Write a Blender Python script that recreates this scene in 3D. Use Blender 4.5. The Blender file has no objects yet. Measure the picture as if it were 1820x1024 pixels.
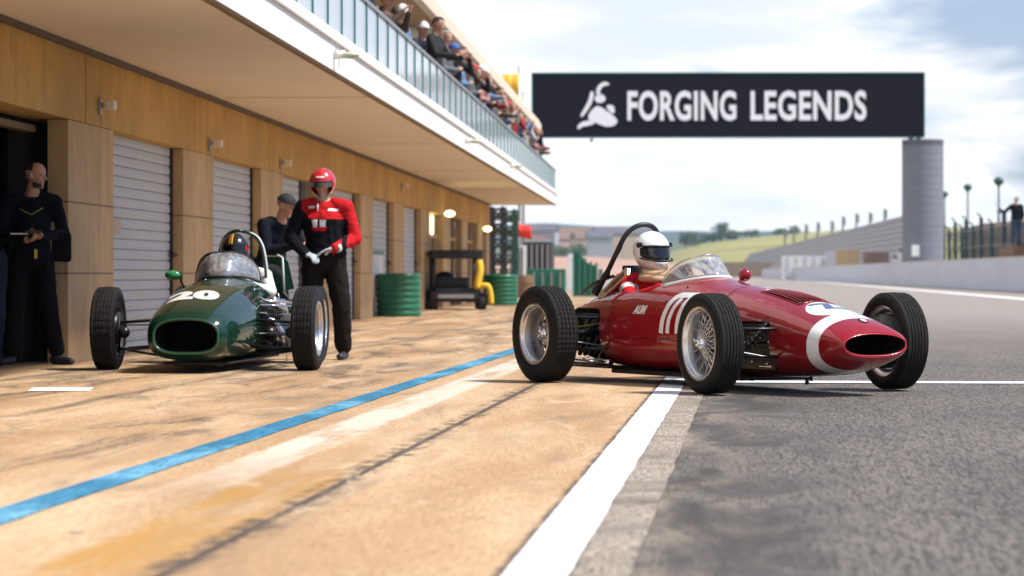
import bpy, bmesh, math, random
from mathutils import Vector, Matrix, Quaternion, noise as mnoise
from mathutils.bvhtree import BVHTree
R = math.radians
PI = math.pi
random.seed(7)
scene = bpy.context.scene
COL = scene.collection
F_PX, HORIZON, CAMH = 4900.0, 486.0, 0.80

def at(px, py, Y):
    """point seen at photo pixel (px,py) at distance Y"""
    return Vector(((px - 910) / F_PX * Y, Y, CAMH + (HORIZON - py) / F_PX * Y))

def gnd(px, py):
    Y = CAMH * F_PX / (py - HORIZON)
    return Vector(((px - 910) / F_PX * Y, Y, 0))

# ------------------------------------------------------------------ materials
def new_mat(name):
    m = bpy.data.materials.new(name)
    m.use_nodes = True
    nt = m.node_tree
    return m, nt, nt.nodes['Principled BSDF']

def N(nt, t, **kw):
    n = nt.nodes.new(t)
    for k, v in kw.items():
        setattr(n, k, v)
    return n

def sock(node, key, v):
    node.inputs[key].default_value = v

def col4(c):
    return (c[0], c[1], c[2], 1.0)

def mat(name, c, rough=0.5, metal=0.0, coat=0.0, var=0.12, vscale=6.0, bump=0.0, bscale=40.0,
        stretch=(1, 1, 1), spec=0.5, emit=None, coat_rough=0.05, rvar=0.0):
    m, nt, b = new_mat(name)
    tc = N(nt, 'ShaderNodeTexCoord')
    mp = N(nt, 'ShaderNodeMapping')
    sock(mp, 'Scale', stretch)
    nt.links.new(tc.outputs['Object'], mp.inputs['Vector'])
    b.inputs['Roughness'].default_value = rough
    b.inputs['Metallic'].default_value = metal
    b.inputs['Specular IOR Level'].default_value = spec
    b.inputs['Coat Weight'].default_value = coat
    b.inputs['Coat Roughness'].default_value = coat_rough
    if var > 0:
        nz = N(nt, 'ShaderNodeTexNoise')
        sock(nz, 'Scale', vscale); sock(nz, 'Detail', 6.0); sock(nz, 'Roughness', 0.6)
        nt.links.new(mp.outputs[0], nz.inputs['Vector'])
        mx = N(nt, 'ShaderNodeMix', data_type='RGBA')
        mx.inputs[6].default_value = col4([max(0, x * (1 - var * 1.6)) for x in c])
        mx.inputs[7].default_value = col4([min(1, x * (1 + var * 1.6)) for x in c])
        nt.links.new(nz.outputs[0], mx.inputs[0])
        nt.links.new(mx.outputs[2], b.inputs['Base Color'])
        if rvar:
            mr = N(nt, 'ShaderNodeMapRange')
            sock(mr, 'From Min', 0.3); sock(mr, 'From Max', 0.7)
            sock(mr, 'To Min', max(0, rough - rvar)); sock(mr, 'To Max', min(1, rough + rvar))
            nt.links.new(nz.outputs[0], mr.inputs['Value'])
            nt.links.new(mr.outputs[0], b.inputs['Roughness'])
    else:
        b.inputs['Base Color'].default_value = col4(c)
    if bump > 0:
        n2 = N(nt, 'ShaderNodeTexNoise')
        sock(n2, 'Scale', bscale); sock(n2, 'Detail', 5.0)
        nt.links.new(mp.outputs[0], n2.inputs['Vector'])
        bp = N(nt, 'ShaderNodeBump')
        sock(bp, 'Strength', bump); sock(bp, 'Distance', 0.02)
        nt.links.new(n2.outputs[0], bp.inputs['Height'])
        nt.links.new(bp.outputs[0], b.inputs['Normal'])
    if emit:
        b.inputs['Emission Color'].default_value = col4(emit[:3])
        b.inputs['Emission Strength'].default_value = emit[3]
    return m

# ------------------------------------------------------------------ objects
def tag(o, label=None, cat=None, group=None, kind=None):
    if label: o['label'] = label
    if cat: o['category'] = cat
    if group: o['group'] = group
    if kind: o['kind'] = kind
    return o

def empty(name, loc=(0, 0, 0), rz=0.0, label=None, cat=None, group=None):
    o = bpy.data.objects.new(name, None)
    o.empty_display_size = 0.2
    COL.objects.link(o)
    o.location = loc
    o.rotation_euler = (0, 0, rz)
    return tag(o, label, cat, group)

def link(name, me, parent=None, loc=None, rot=None, scale=None):
    o = bpy.data.objects.new(name, me)
    COL.objects.link(o)
    if parent: o.parent = parent
    if loc is not None: o.location = loc
    if rot is not None: o.rotation_euler = rot
    if scale is not None: o.scale = scale
    return o

def frame_of(d, up=Vector((0, 0, 1))):
    d = Vector(d).normalized()
    a = d.cross(up)
    if a.length < 1e-4:
        a = d.cross(Vector((0, 1, 0)))
    a.normalize()
    return a, d.cross(a).normalized()

class MB:
    """mesh collector"""
    def __init__(self):
        self.v, self.f, self.m, self.s = [], [], [], []
    def face(self, idx, m=0, smooth=True):
        self.f.append(idx); self.m.append(m); self.s.append(smooth)
    def add(self, vs, fs, m=0, smooth=False):
        o = len(self.v)
        self.v.extend([Vector(p) for p in vs])
        for f in fs:
            self.face([i + o for i in f], m, smooth)
        return self
    def box(self, x0, x1, y0, y1, z0, z1, m=0, M=None, bev=0.0):
        if bev > 0:
            bm = bmesh.new()
            bmesh.ops.create_cube(bm, size=1.0)
            for v in bm.verts:
                v.co = Vector(((x0 + x1) / 2 + v.co.x * (x1 - x0), (y0 + y1) / 2 + v.co.y * (y1 - y0), (z0 + z1) / 2 + v.co.z * (z1 - z0)))
            bmesh.ops.bevel(bm, geom=bm.edges[:], offset=bev, segments=2, profile=0.7, affect='EDGES')
            bm.verts.index_update()
            vs = [v.co.copy() for v in bm.verts]
            fs = [[v.index for v in f.verts] for f in bm.faces]
            bm.free()
            if M: vs = [M @ p for p in vs]
            return self.add(vs, fs, m, False)
        vs = [(x0, y0, z0), (x1, y0, z0), (x1, y1, z0), (x0, y1, z0), (x0, y0, z1), (x1, y0, z1), (x1, y1, z1), (x0, y1, z1)]
        if M: vs = [M @ Vector(p) for p in vs]
        return self.add(vs, [(0, 3, 2, 1), (4, 5, 6, 7), (0, 1, 5, 4), (1, 2, 6, 5), (2, 3, 7, 6), (3, 0, 4, 7)], m)
    def tube(self, pts, r, n=10, m=0, caps=True, closed=False, smooth_path=0):
        pts = [Vector(p) for p in pts]
        if smooth_path:
            pts = spline(pts, smooth_path, closed)
        k = len(pts)
        rr = r if isinstance(r, (list, tuple)) else None
        o = len(self.v)
        prev = None
        for i, p in enumerate(pts):
            if closed:
                d = pts[(i + 1) % k] - pts[i - 1]
            else:
                d = pts[min(i + 1, k - 1)] - pts[max(i - 1, 0)]
            if d.length < 1e-9: d = Vector((0, 0, 1))
            d.normalize()
            if prev is None:
                a, b = frame_of(d)
            else:
                a = prev - d * prev.dot(d)
                if a.length < 1e-6: a, _ = frame_of(d)
                a.normalize(); b = d.cross(a)
            prev = a
            rad = (rr[min(len(rr) - 1, int(round(i * (len(rr) - 1) / max(1, k - 1))))] if rr else r)
            if rr and len(rr) > 1:
                t = i * (len(rr) - 1) / max(1, k - 1); j = min(int(t), len(rr) - 2)
                rad = rr[j] + (rr[j + 1] - rr[j]) * (t - j)
            for j in range(n):
                an = 2 * PI * j / n
                self.v.append(p + a * (rad * math.cos(an)) + b * (rad * math.sin(an)))
        rng = k if closed else k - 1
        for i in range(rng):
            i2 = (i + 1) % k
            for j in range(n):
                j2 = (j + 1) % n
                self.face([o + i * n + j, o + i * n + j2, o + i2 * n + j2, o + i2 * n + j], m, True)
        if caps and not closed:
            self.face([o + j for j in range(n)][::-1], m, False)
            self.face([o + (k - 1) * n + j for j in range(n)], m, False)
        return self
    def lathe(self, prof, n=48, axis='y', m=0, M=None, mats=None, sharp=()):
        """prof: list of (axial, radius)"""
        o = len(self.v)
        for (a, r) in prof:
            for j in range(n):
                an = 2 * PI * j / n
                c, s = r * math.cos(an), r * math.sin(an)
                p = Vector((c, a, s)) if axis == 'y' else (Vector((c, s, a)) if axis == 'z' else Vector((a, c, s)))
                self.v.append(M @ p if M else p)
        for i in range(len(prof) - 1):
            mm = mats[i] if mats else m
            for j in range(n):
                j2 = (j + 1) % n
                q = [o + i * n + j, o + i * n + j2, o + (i + 1) * n + j2, o + (i + 1) * n + j]
                self.face(q if axis != 'y' else q[::-1], mm, True)
        return self
    def disc(self, c, r, axis='y', n=24, m=0, M=None):
        vs = []
        for j in range(n):
            an = 2 * PI * j / n
            a, b = r * math.cos(an), r * math.sin(an)
            p = Vector(c) + (Vector((a, 0, b)) if axis == 'y' else Vector((a, b, 0)) if axis == 'z' else Vector((0, a, b)))
            vs.append(M @ p if M else p)
        return self.add(vs, [list(range(n))], m, False)
    def ell(self, c, rad, n=16, k=10, m=0, rot=None):
        o = len(self.v)
        c = Vector(c)
        for i in range(k + 1):
            ph = -PI / 2 + PI * i / k
            for j in range(n):
                an = 2 * PI * j / n
                p = Vector((rad[0] * math.cos(ph) * math.cos(an), rad[1] * math.cos(ph) * math.sin(an), rad[2] * math.sin(ph)))
                if rot: p = rot @ p
                self.v.append(c + p)
        for i in range(k):
            for j in range(n):
                j2 = (j + 1) % n
                self.face([o + i * n + j, o + i * n + j2, o + (i + 1) * n + j2, o + (i + 1) * n + j], m, True)
        return self
    def mesh(self, name, mats, merge=1e-5):
        me = bpy.data.meshes.new(name)
        me.from_pydata([tuple(p) for p in self.v], [], self.f)
        ml = mats if isinstance(mats, (list, tuple)) else [mats]
        for mm in ml: me.materials.append(mm)
        for p, mi, sm in zip(me.polygons, self.m, self.s):
            p.material_index = mi; p.use_smooth = sm
        if merge:
            bm = bmesh.new(); bm.from_mesh(me)
            bmesh.ops.remove_doubles(bm, verts=bm.verts[:], dist=merge)
            bmesh.ops.recalc_face_normals(bm, faces=bm.faces[:])
            bm.to_mesh(me); bm.free()
        me.update()
        return me
    def build(self, name, mats, parent=None, loc=None, rot=None, merge=1e-5, angle=None):
        me = self.mesh(name, mats, merge)
        if angle is not None:
            me.set_sharp_from_angle(angle=R(angle))
        return link(name, me, parent, loc, rot)

def spline(pts, sub, closed=False):
    out = []
    k = len(pts)
    rng = k if closed else k - 1
    for i in range(rng):
        if closed:
            p0, p1, p2, p3 = pts[i - 1], pts[i], pts[(i + 1) % k], pts[(i + 2) % k]
        else:
            p0, p1, p2, p3 = pts[max(i - 1, 0)], pts[i], pts[i + 1], pts[min(i + 2, k - 1)]
        for s in range(sub):
            t = s / sub
            out.append(0.5 * ((2 * p1) + (p2 - p0) * t + (2 * p0 - 5 * p1 + 4 * p2 - p3) * t * t + (3 * p1 - p0 - 3 * p2 + p3) * t ** 3))
    if not closed: out.append(pts[-1].copy())
    return out

def lerp(a, b, t): return a + (b - a) * t

def interp(table, x):
    """table: list of tuples, first column monotonic descending or ascending"""
    tb = sorted(table, key=lambda r: r[0])
    if x <= tb[0][0]: return tb[0][1:]
    if x >= tb[-1][0]: return tb[-1][1:]
    for i in range(len(tb) - 1):
        if tb[i][0] <= x <= tb[i + 1][0]:
            x0, x1 = tb[i][0], tb[i + 1][0]
            t = (x - x0) / (x1 - x0)
            pm, pp = tb[max(i - 1, 0)], tb[min(i + 2, len(tb) - 1)]
            out = []
            for c in range(1, len(tb[0])):
                y0, y1 = tb[i][c], tb[i + 1][c]
                h = x1 - x0
                s = (y1 - y0) / h
                sl = (y0 - pm[c]) / (x0 - pm[0]) if x0 != pm[0] else s
                sr = (pp[c] - y1) / (pp[0] - x1) if x1 != pp[0] else s
                m0 = 0 if sl * s <= 0 else 2 * sl * s / (sl + s)
                m1 = 0 if sr * s <= 0 else 2 * sr * s / (sr + s)
                if pm is tb[i]: m0 = s
                if pp is tb[i + 1]: m1 = s
                t2, t3 = t * t, t ** 3
                out.append((2 * t3 - 3 * t2 + 1) * y0 + (t3 - 2 * t2 + t) * h * m0 + (-2 * t3 + 3 * t2) * y1 + (t3 - t2) * h * m1)
            return tuple(out)

def eval_mesh(o, name):
    dg = bpy.context.evaluated_depsgraph_get()
    dg.update()
    me = bpy.data.meshes.new_from_object(o.evaluated_get(dg))
    me.name = name
    return me

def remesh(mb, voxel, smooth=3, name='body'):
    me = mb.mesh('tmp', [], merge=0)
    o = link('tmp', me)
    md = o.modifiers.new('r', 'REMESH'); md.mode = 'VOXEL'; md.voxel_size = voxel; md.adaptivity = 0
    if smooth:
        s = o.modifiers.new('s', 'SMOOTH'); s.factor = 0.5; s.iterations = smooth
    out = eval_mesh(o, name)
    bpy.data.objects.remove(o); bpy.data.meshes.remove(me)
    return out

# text as a flat mesh in the XY plane, centred
_text_cache = {}
def text_mesh(s, size=1.0, bold=0.0, shear=0.0, spacing=1.0, extrude=0.0, xscale=1.0):
    cu = bpy.data.curves.new('txt', 'FONT')
    cu.body = s; cu.size = size; cu.offset = bold; cu.shear = shear; cu.space_character = spacing
    cu.extrude = extrude; cu.align_x = 'CENTER'; cu.align_y = 'CENTER'; cu.resolution_u = 4
    o = link('txt', cu)
    me = eval_mesh(o, 'lettering')
    bpy.data.objects.remove(o); bpy.data.curves.remove(cu)
    for v in me.vertices: v.co.x *= xscale
    return me

def decal(name, src, O, U, V, D, bvh, m, parent, off=0.0025, cuts=True, maxlen=0.03):
    """src: flat mesh (XY) or list of polygons; placed at O with axes U,V and thrown along D onto bvh"""
    bm = bmesh.new()
    if isinstance(src, list):
        for poly in src:
            vs = [bm.verts.new((p[0], p[1], 0)) for p in poly]
            bm.faces.new(vs)
    else:
        bm.from_mesh(src)
    bmesh.ops.triangulate(bm, faces=bm.faces[:])
    for _ in range(6):
        es = [e for e in bm.edges if e.calc_length() > maxlen]
        if not es: break
        bmesh.ops.subdivide_edges(bm, edges=es, cuts=1)
        bmesh.ops.triangulate(bm, faces=[f for f in bm.faces if len(f.verts) > 3])
    O, U, V, D = Vector(O), Vector(U).normalized(), Vector(V).normalized(), Vector(D).normalized()
    bad = []
    for v in bm.verts:
        p = O + U * v.co.x + V * v.co.y
        hit, nrm, _, _ = bvh.ray_cast(p, D, 3.0)
        if hit is None:
            bad.append(v); continue
        if nrm.dot(D) > 0: nrm = -nrm
        v.co = hit + nrm * off
    if bad: bmesh.ops.delete(bm, geom=bad, context='VERTS')
    me = bpy.data.meshes.new(name)
    bm.to_mesh(me); bm.free()
    me.materials.clear()
    me.materials.append(m)
    for p in me.polygons: p.use_smooth = True; p.material_index = 0
    return link(name, me, parent)

def split_loose(o):
    """each loose piece becomes a part of its own with the same name"""
    me = o.data; n = len(me.vertices); par = list(range(n))
    def find(a):
        while par[a] != a: par[a] = par[par[a]]; a = par[a]
        return a
    for e in me.edges:
        a, b = find(e.vertices[0]), find(e.vertices[1])
        if a != b: par[a] = b
    groups = {}
    for p in me.polygons: groups.setdefault(find(p.vertices[0]), []).append(p)
    mats = list(me.materials)
    for g in groups.values():
        q = MB(); mp = {}
        for p in g:
            idx = []
            for v in p.vertices:
                if v not in mp: mp[v] = len(q.v); q.v.append(me.vertices[v].co.copy())
                idx.append(mp[v])
            q.face(idx, p.material_index, p.use_smooth)
        c = q.build(o.name.split('.')[0], mats, o.parent, o.location.copy(), o.rotation_euler.copy(), merge=0)
    bpy.data.objects.remove(o)

def copy_tree(o, parent=None):
    c = o.copy(); COL.objects.link(c)
    c.parent = parent
    for ch in list(o.children): copy_tree(ch, c)
    return c
# ------------------------------------------------------------------ camera, light, sky
cam_d = bpy.data.cameras.new('camera')
cam = bpy.data.objects.new('camera', cam_d); COL.objects.link(cam)
scene.camera = cam
cam.location = (0, 0, CAMH)
cam.rotation_euler = (R(90), 0, 0)
cam_d.sensor_width = 36.0
cam_d.lens = F_PX / 1820 * 36.0
cam_d.shift_y = -(512 - HORIZON) / 1820.0
cam_d.clip_end = 12000
cam_d.clip_start = 0.1
cam_d.dof.use_dof = True
cam_d.dof.focus_distance = 18.3
cam_d.dof.aperture_fstop = 3.4

SUN_EL, SUN_AZ = 55.0, -16.0       # azimuth measured from +X towards +Y
sd = Vector((math.cos(R(SUN_EL)) * math.cos(R(SUN_AZ)), math.cos(R(SUN_EL)) * math.sin(R(SUN_AZ)), math.sin(R(SUN_EL))))
sun_d = bpy.data.lights.new('sun', 'SUN'); sun_d.energy = 4.5; sun_d.angle = R(9); sun_d.color = (1.0, 0.95, 0.87)
sun = bpy.data.objects.new('sun', sun_d); COL.objects.link(sun)
sun.rotation_euler = sd.to_track_quat('Z', 'Y').to_euler()
sun.location = (20, 5, 40)

w = bpy.data.worlds.new('World'); scene.world = w; w.use_nodes = True
nt = w.node_tree
bg = nt.nodes['Background']
sky = N(nt, 'ShaderNodeTexSky', sky_type='NISHITA')
sky.sun_disc = False; sky.sun_elevation = R(SUN_EL); sky.sun_rotation = R(90 - SUN_AZ)
sky.air_density = 1.2; sky.dust_density = 1.5
tc = N(nt, 'ShaderNodeTexCoord')
# the clouds thin out upwards and to the right of the gantry
mp = N(nt, 'ShaderNodeMapping'); sock(mp, 'Scale', (3.6, 3.6, 13.0)); sock(mp, 'Location', (4.3, 1.1, 0.35))
nt.links.new(tc.outputs['Generated'], mp.inputs['Vector'])
nz = N(nt, 'ShaderNodeTexNoise'); sock(nz, 'Scale', 2.2); sock(nz, 'Detail', 9.0); sock(nz, 'Roughness', 0.5); sock(nz, 'Distortion', 0.25)
nt.links.new(mp.outputs[0], nz.inputs['Vector'])
sep = N(nt, 'ShaderNodeSeparateXYZ'); nt.links.new(tc.outputs['Generated'], sep.inputs[0])
# coverage = noise - k*(z) - k*(x)
m1 = N(nt, 'ShaderNodeMath', operation='MULTIPLY_ADD'); nt.links.new(sep.outputs['Z'], m1.inputs[0]); m1.inputs[1].default_value = -1.5
nt.links.new(nz.outputs[0], m1.inputs[2])
m2 = N(nt, 'ShaderNodeMath', operation='MULTIPLY_ADD'); nt.links.new(sep.outputs['X'], m2.inputs[0]); m2.inputs[1].default_value = -2.1
nt.links.new(m1.outputs[0], m2.inputs[2])
cr = N(nt, 'ShaderNodeMapRange', interpolation_type='SMOOTHSTEP'); sock(cr, 'From Min', 0.02); sock(cr, 'From Max', 0.15)
sock(cr, 'To Min', 0.25); sock(cr, 'To Max', 1.0)
nt.links.new(m2.outputs[0], cr.inputs['Value'])
skm = N(nt, 'ShaderNodeMix', data_type='RGBA', blend_type='MULTIPLY'); skm.inputs[0].default_value = 1.0
nt.links.new(sky.outputs[0], skm.inputs[6]); skm.inputs[7].default_value = (.42, .62, 1.05, 1)
nz2 = N(nt, 'ShaderNodeTexNoise'); sock(nz2, 'Scale', 3.1); sock(nz2, 'Detail', 6.0)
mp2 = N(nt, 'ShaderNodeMapping'); sock(mp2, 'Scale', (3.0, 3.0, 16.0)); sock(mp2, 'Location', (1.3, 2.7, 0.1))
nt.links.new(tc.outputs['Generated'], mp2.inputs['Vector']); nt.links.new(mp2.outputs[0], nz2.inputs['Vector'])
cl = N(nt, 'ShaderNodeMix', data_type='RGBA')
cl.inputs[6].default_value = (6.3, 6.8, 7.5, 1); cl.inputs[7].default_value = (8.8, 8.7, 8.7, 1)
cr2 = N(nt, 'ShaderNodeMapRange', interpolation_type='SMOOTHSTEP'); sock(cr2, 'From Min', 0.30); sock(cr2, 'From Max', 0.52)
nt.links.new(nz2.outputs[0], cr2.inputs['Value']); nt.links.new(cr2.outputs[0], cl.inputs[0])
fin = N(nt, 'ShaderNodeMix', data_type='RGBA')
nt.links.new(cr.outputs[0], fin.inputs[0]); nt.links.new(skm.outputs[2], fin.inputs[6]); nt.links.new(cl.outputs[2], fin.inputs[7])
nt.links.new(fin.outputs[2], bg.inputs['Color'])
bg.inputs['Strength'].default_value = 0.10

scene.view_settings.view_transform = 'Standard'
scene.view_settings.look = 'None'
scene.view_settings.gamma = 1.0
scene.view_settings.exposure = 0.46
scene.render.engine = 'CYCLES'
scene.cycles.use_denoising = True
scene.cycles.max_bounces = 8
scene.cycles.transparent_max_bounces = 24
scene.cycles.sample_clamp_indirect = 8
scene.cycles.caustics_reflective = False
scene.cycles.caustics_refractive = False

# ------------------------------------------------------------------ ground materials
def ground_mat(name, base, dark, light, big=0.5, dark_lo=0.52, dark_hi=0.68, streak=(1.0, 1.0, 1.0), grain=0.25, rough=0.85, bump=0.35, extra=None, bscale=90.0, damount=0.8):
    m, nt, b = new_mat(name)
    tc = N(nt, 'ShaderNodeTexCoord')
    def nz(scale, det=6.0, st=None, loc=(0, 0, 0), dist=0.0, rough=0.55):
        mp = N(nt, 'ShaderNodeMapping'); sock(mp, 'Scale', st or (1, 1, 1)); sock(mp, 'Location', loc)
        nt.links.new(tc.outputs['Object'], mp.inputs['Vector'])
        n = N(nt, 'ShaderNodeTexNoise'); sock(n, 'Scale', scale); sock(n, 'Detail', det); sock(n, 'Distortion', dist); sock(n, 'Roughness', rough)
        nt.links.new(mp.outputs[0], n.inputs['Vector'])
        return n
    def rng(src, lo, hi, a=0.0, bb=1.0):
        r = N(nt, 'ShaderNodeMapRange', interpolation_type='SMOOTHSTEP'); sock(r, 'From Min', lo); sock(r, 'From Max', hi); sock(r, 'To Min', a); sock(r, 'To Max', bb)
        nt.links.new(src, r.inputs['Value']); return r.outputs[0]
    def mix(fac, a, bb, bt='MIX'):
        x = N(nt, 'ShaderNodeMix', data_type='RGBA', blend_type=bt)
        for i, s in ((0, fac), (6, a), (7, bb)):
            if isinstance(s, (int, float)): x.inputs[i].default_value = s
            elif isinstance(s, (tuple, list)): x.inputs[i].default_value = col4(s)
            else: nt.links.new(s, x.inputs[i])
        return x.outputs[2]
    c = mix(rng(nz(big * 1.3, 5, streak).outputs[0], 0.4, 0.62), base, light)
    c = mix(rng(nz(big * 5, 8, streak, (3, 1, 0), 0.6).outputs[0], 0.42, 0.66, 0, 0.55), c, [x * 1.12 for x in base])
    spk = nz(85.0, 4.0, (1, .075, 1), (4, 4, 0), 0.0, 0.75)
    sadd = N(nt, 'ShaderNodeMath', operation='MULTIPLY_ADD'); nt.links.new(spk.outputs[0], sadd.inputs[0]); sadd.inputs[1].default_value = .9
    nt.links.new(nz(big * 2.1, 9, (streak[0], streak[1] * 0.8, 1), (9, 4, 0), 0.8, 0.65).outputs[0], sadd.inputs[2])
    d = rng(sadd.outputs[0], dark_lo + .45, dark_hi + .45, 0, damount)
    c = mix(d, c, dark)
    g = nz(260.0, 2.0)
    c = mix(grain, c, mix(rng(g.outputs[0], 0.35, 0.65), [0.25] * 3, [1.0] * 3), 'MULTIPLY')
    c = mix(.9, c, mix(rng(spk.outputs[0], 0.32, 0.66), [max(0.1, 1 - 1.9 * grain)] * 3, [1.12 + .55 * grain] * 3), 'MULTIPLY')
    g3 = nz(75.0, 5.0, (1, .2, 1), (2, 2, 2), 0, .7)
    c = mix(rng(g3.outputs[0], 0.62, 0.72, 0, 0.45), c, dark)
    if extra: c = extra(nt, tc, nz, rng, mix, c)
    nt.links.new(c, b.inputs['Base Color'])
    b.inputs['Roughness'].default_value = rough
    b.inputs['Specular IOR Level'].default_value = 0.35
    bp = N(nt, 'ShaderNodeBump'); sock(bp, 'Strength', bump); sock(bp, 'Distance', 0.01)
    nt.links.new(nz(bscale, 4.0).outputs[0], bp.inputs['Height'])
    nt.links.new(bp.outputs[0], b.inputs['Normal'])
    return m

def band(nt, tc, rng, axis, lo, hi, soft):
    sp = N(nt, 'ShaderNodeSeparateXYZ'); nt.links.new(tc.outputs['Object'], sp.inputs[0])
    a = rng(sp.outputs[axis], lo - soft, lo + soft)
    b = rng(sp.outputs[axis], hi - soft, hi + soft, 1.0, 0.0)
    mm = N(nt, 'ShaderNodeMath', operation='MULTIPLY'); nt.links.new(a, mm.inputs[0]); nt.links.new(b, mm.inputs[1])
    return mm.outputs[0]

def wobble_coord(nt, tc, nz, amt, scale):
    """object X with a noise wobble, as a value socket"""
    sp = N(nt, 'ShaderNodeSeparateXYZ'); nt.links.new(tc.outputs['Object'], sp.inputs[0])
    n = nz(scale, 7.0, None, (5, 5, 5), 0.0, 0.65)
    ma = N(nt, 'ShaderNodeMath', operation='MULTIPLY_ADD'); nt.links.new(n.outputs[0], ma.inputs[0]); ma.inputs[1].default_value = amt
    nt.links.new(sp.outputs['X'], ma.inputs[2])
    return ma.outputs[0]

def mul(nt, a, b):
    mm = N(nt, 'ShaderNodeMath', operation='MULTIPLY')
    for i, s in ((0, a), (1, b)):
        if isinstance(s, (int, float)): mm.inputs[i].default_value = s
        else: nt.links.new(s, mm.inputs[i])
    return mm.outputs[0]

def apron_extra(nt, tc, nz, rng, mix, c):
    # local x = distance from the white line (negative to the building)
    wx = wobble_coord(nt, tc, nz, 0.10, 6.0)
    # faded pale line
    n1 = nz(1.2, 8.0, (3.0, .5, 1), (1, 7, 0), 0.3, 0.7).outputs[0]
    pale = mul(nt, rng(wx, -1.52, -1.47), rng(wx, -1.26, -1.20, 1.0, 0.0))
    sp = N(nt, 'ShaderNodeSeparateXYZ'); nt.links.new(tc.outputs['Object'], sp.inputs[0])
    pale = mul(nt, mul(nt, pale, rng(sp.outputs['Y'], 9.0, 13.0)), rng(n1, 0.36, 0.52, 0.15, 0.85))
    c = mix(pale, c, (0.62, 0.54, 0.44))
    # yellow worn paint beside the joint, near end
    yl = mul(nt, rng(wx, -1.26, -1.2), rng(wx, -0.9, -0.85, 1.0, 0.0))
    yl = mul(nt, mul(nt, yl, rng(sp.outputs['Y'], 10.0, 13.5, 1.0, 0.0)), rng(nz(2.6, 8.0, (1.8, .35, 1), (6, 7, 0), 0.6, 0.75).outputs[0], 0.38, 0.62, 0.1, 0.8))
    c = mix(yl, c, (0.40, 0.20, 0.03))
    # tar-filled joint
    wj = wobble_coord(nt, tc, nz, 0.035, 14.0)
    n3 = nz(3.0, 4.0, None, (8, 0, 0)).outputs[0]
    jt = mul(nt, rng(wj, -0.905, -0.893), rng(wj, -0.868, -0.856, 1.0, 0.0))
    c = mix(mul(nt, jt, rng(n3, 0.3, 0.5, 0.55, 0.95)), c, (0.05, 0.04, 0.035))
    wj2 = wobble_coord(nt, tc, nz, 0.16, 5.0)
    sm = mul(nt, rng(wj2, -0.93, -0.87), rng(wj2, -0.79, -0.73, 1.0, 0.0))
    c = mix(mul(nt, sm, rng(nz(5.0, 8.0, None, (1, 1, 0), 0.8, 0.75).outputs[0], 0.44, 0.58, 0, 0.9)), c, (0.09, 0.065, 0.045))
    # expansion joints across and along the apron nearer the garages
    for axis, per, wd, off in (('X', 3.1, 0.006, 0.4), ('Y', 7.9, 0.010, 1.3)):
        pp = N(nt, 'ShaderNodeMath', operation='PINGPONG'); 
        ad = N(nt, 'ShaderNodeMath', operation='ADD'); nt.links.new(sp.outputs[axis], ad.inputs[0]); ad.inputs[1].default_value = off + 60
        nt.links.new(ad.outputs[0], pp.inputs[0]); pp.inputs[1].default_value = per / 2
        jl = rng(pp.outputs[0], wd, wd * 1.8, 1.0, 0.0)
        jl = mul(nt, jl, rng(sp.outputs['X'], -2.1, -2.0, 1.0, 0.0))
        c = mix(mul(nt, jl, rng(n3, 0.35, 0.6, 0.25, 0.85)), c, (0.10, 0.07, 0.05))
    # dark ragged seam against the white line
    we = wobble_coord(nt, tc, nz, 0.05, 11.0)
    c = mix(mul(nt, rng(we, -.012, .012), rng(n3, .3, .55, .3, .9)), c, (0.07, 0.055, 0.045))
    # long tyre marks and small oil spots
    for (x0, wd_, am, ph_) in ((-3.1, .10, .8, 2), (-4.45, .09, .9, 5), (-6.2, .12, 1.2, 8)):
        nn = nz(.12, 2.0, None, (ph_, ph_, 0))
        ma = N(nt, 'ShaderNodeMath', operation='MULTIPLY_ADD'); nt.links.new(nn.outputs[0], ma.inputs[0]); ma.inputs[1].default_value = am; nt.links.new(sp.outputs['X'], ma.inputs[2])
        bb_ = mul(nt, rng(ma.outputs[0], x0 - wd_, x0), rng(ma.outputs[0], x0, x0 + wd_, 1.0, 0.0))
        c = mix(mul(nt, bb_, rng(n1, .35, .6, .25, .85)), c, (0.09, 0.065, 0.045))
    vo = N(nt, 'ShaderNodeTexVoronoi'); sock(vo, 'Scale', 1.1); nt.links.new(tc.outputs['Object'], vo.inputs['Vector'])
    vs_ = N(nt, 'ShaderNodeMath', operation='MULTIPLY_ADD'); nt.links.new(nz(14.0, 4).outputs[0], vs_.inputs[0]); vs_.inputs[1].default_value = .08; nt.links.new(vo.outputs['Distance'], vs_.inputs[2])
    c = mix(rng(vs_.outputs[0], .055, .085, .85, 0), c, (0.045, 0.035, 0.03))
    # pale scuffs
    c = mix(rng(nz(1.4, 9.0, (1.5, .3, 1), (22, 3, 0), 1.4, .7).outputs[0], .56, .68, 0, .5), c, (.66, .52, .36))
    # rubber streaks across the lane, darker pit side
    st = nz(1.1, 9.0, (1.7, .34, 1), (2, 3, 0), 1.1, 0.68).outputs[0]
    lane = rng(sp.outputs['X'], -2.4, -1.7, 1.0, 0.12)
    lane2 = rng(sp.outputs['Y'], 8.0, 14.0, .8, 1.0)
    sx_ = N(nt, 'ShaderNodeMath', operation='MULTIPLY_ADD'); nt.links.new(nz(85.0, 4.0, (1, .075, 1), (4, 4, 0), 0.0, 0.75).outputs[0], sx_.inputs[0]); sx_.inputs[1].default_value = .7; nt.links.new(st, sx_.inputs[2])
    c = mix(mul(nt, mul(nt, lane, lane2), rng(sx_.outputs[0], 0.83, .98, 0, 0.85)), c, (0.085, 0.065, 0.05))
    return c

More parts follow.
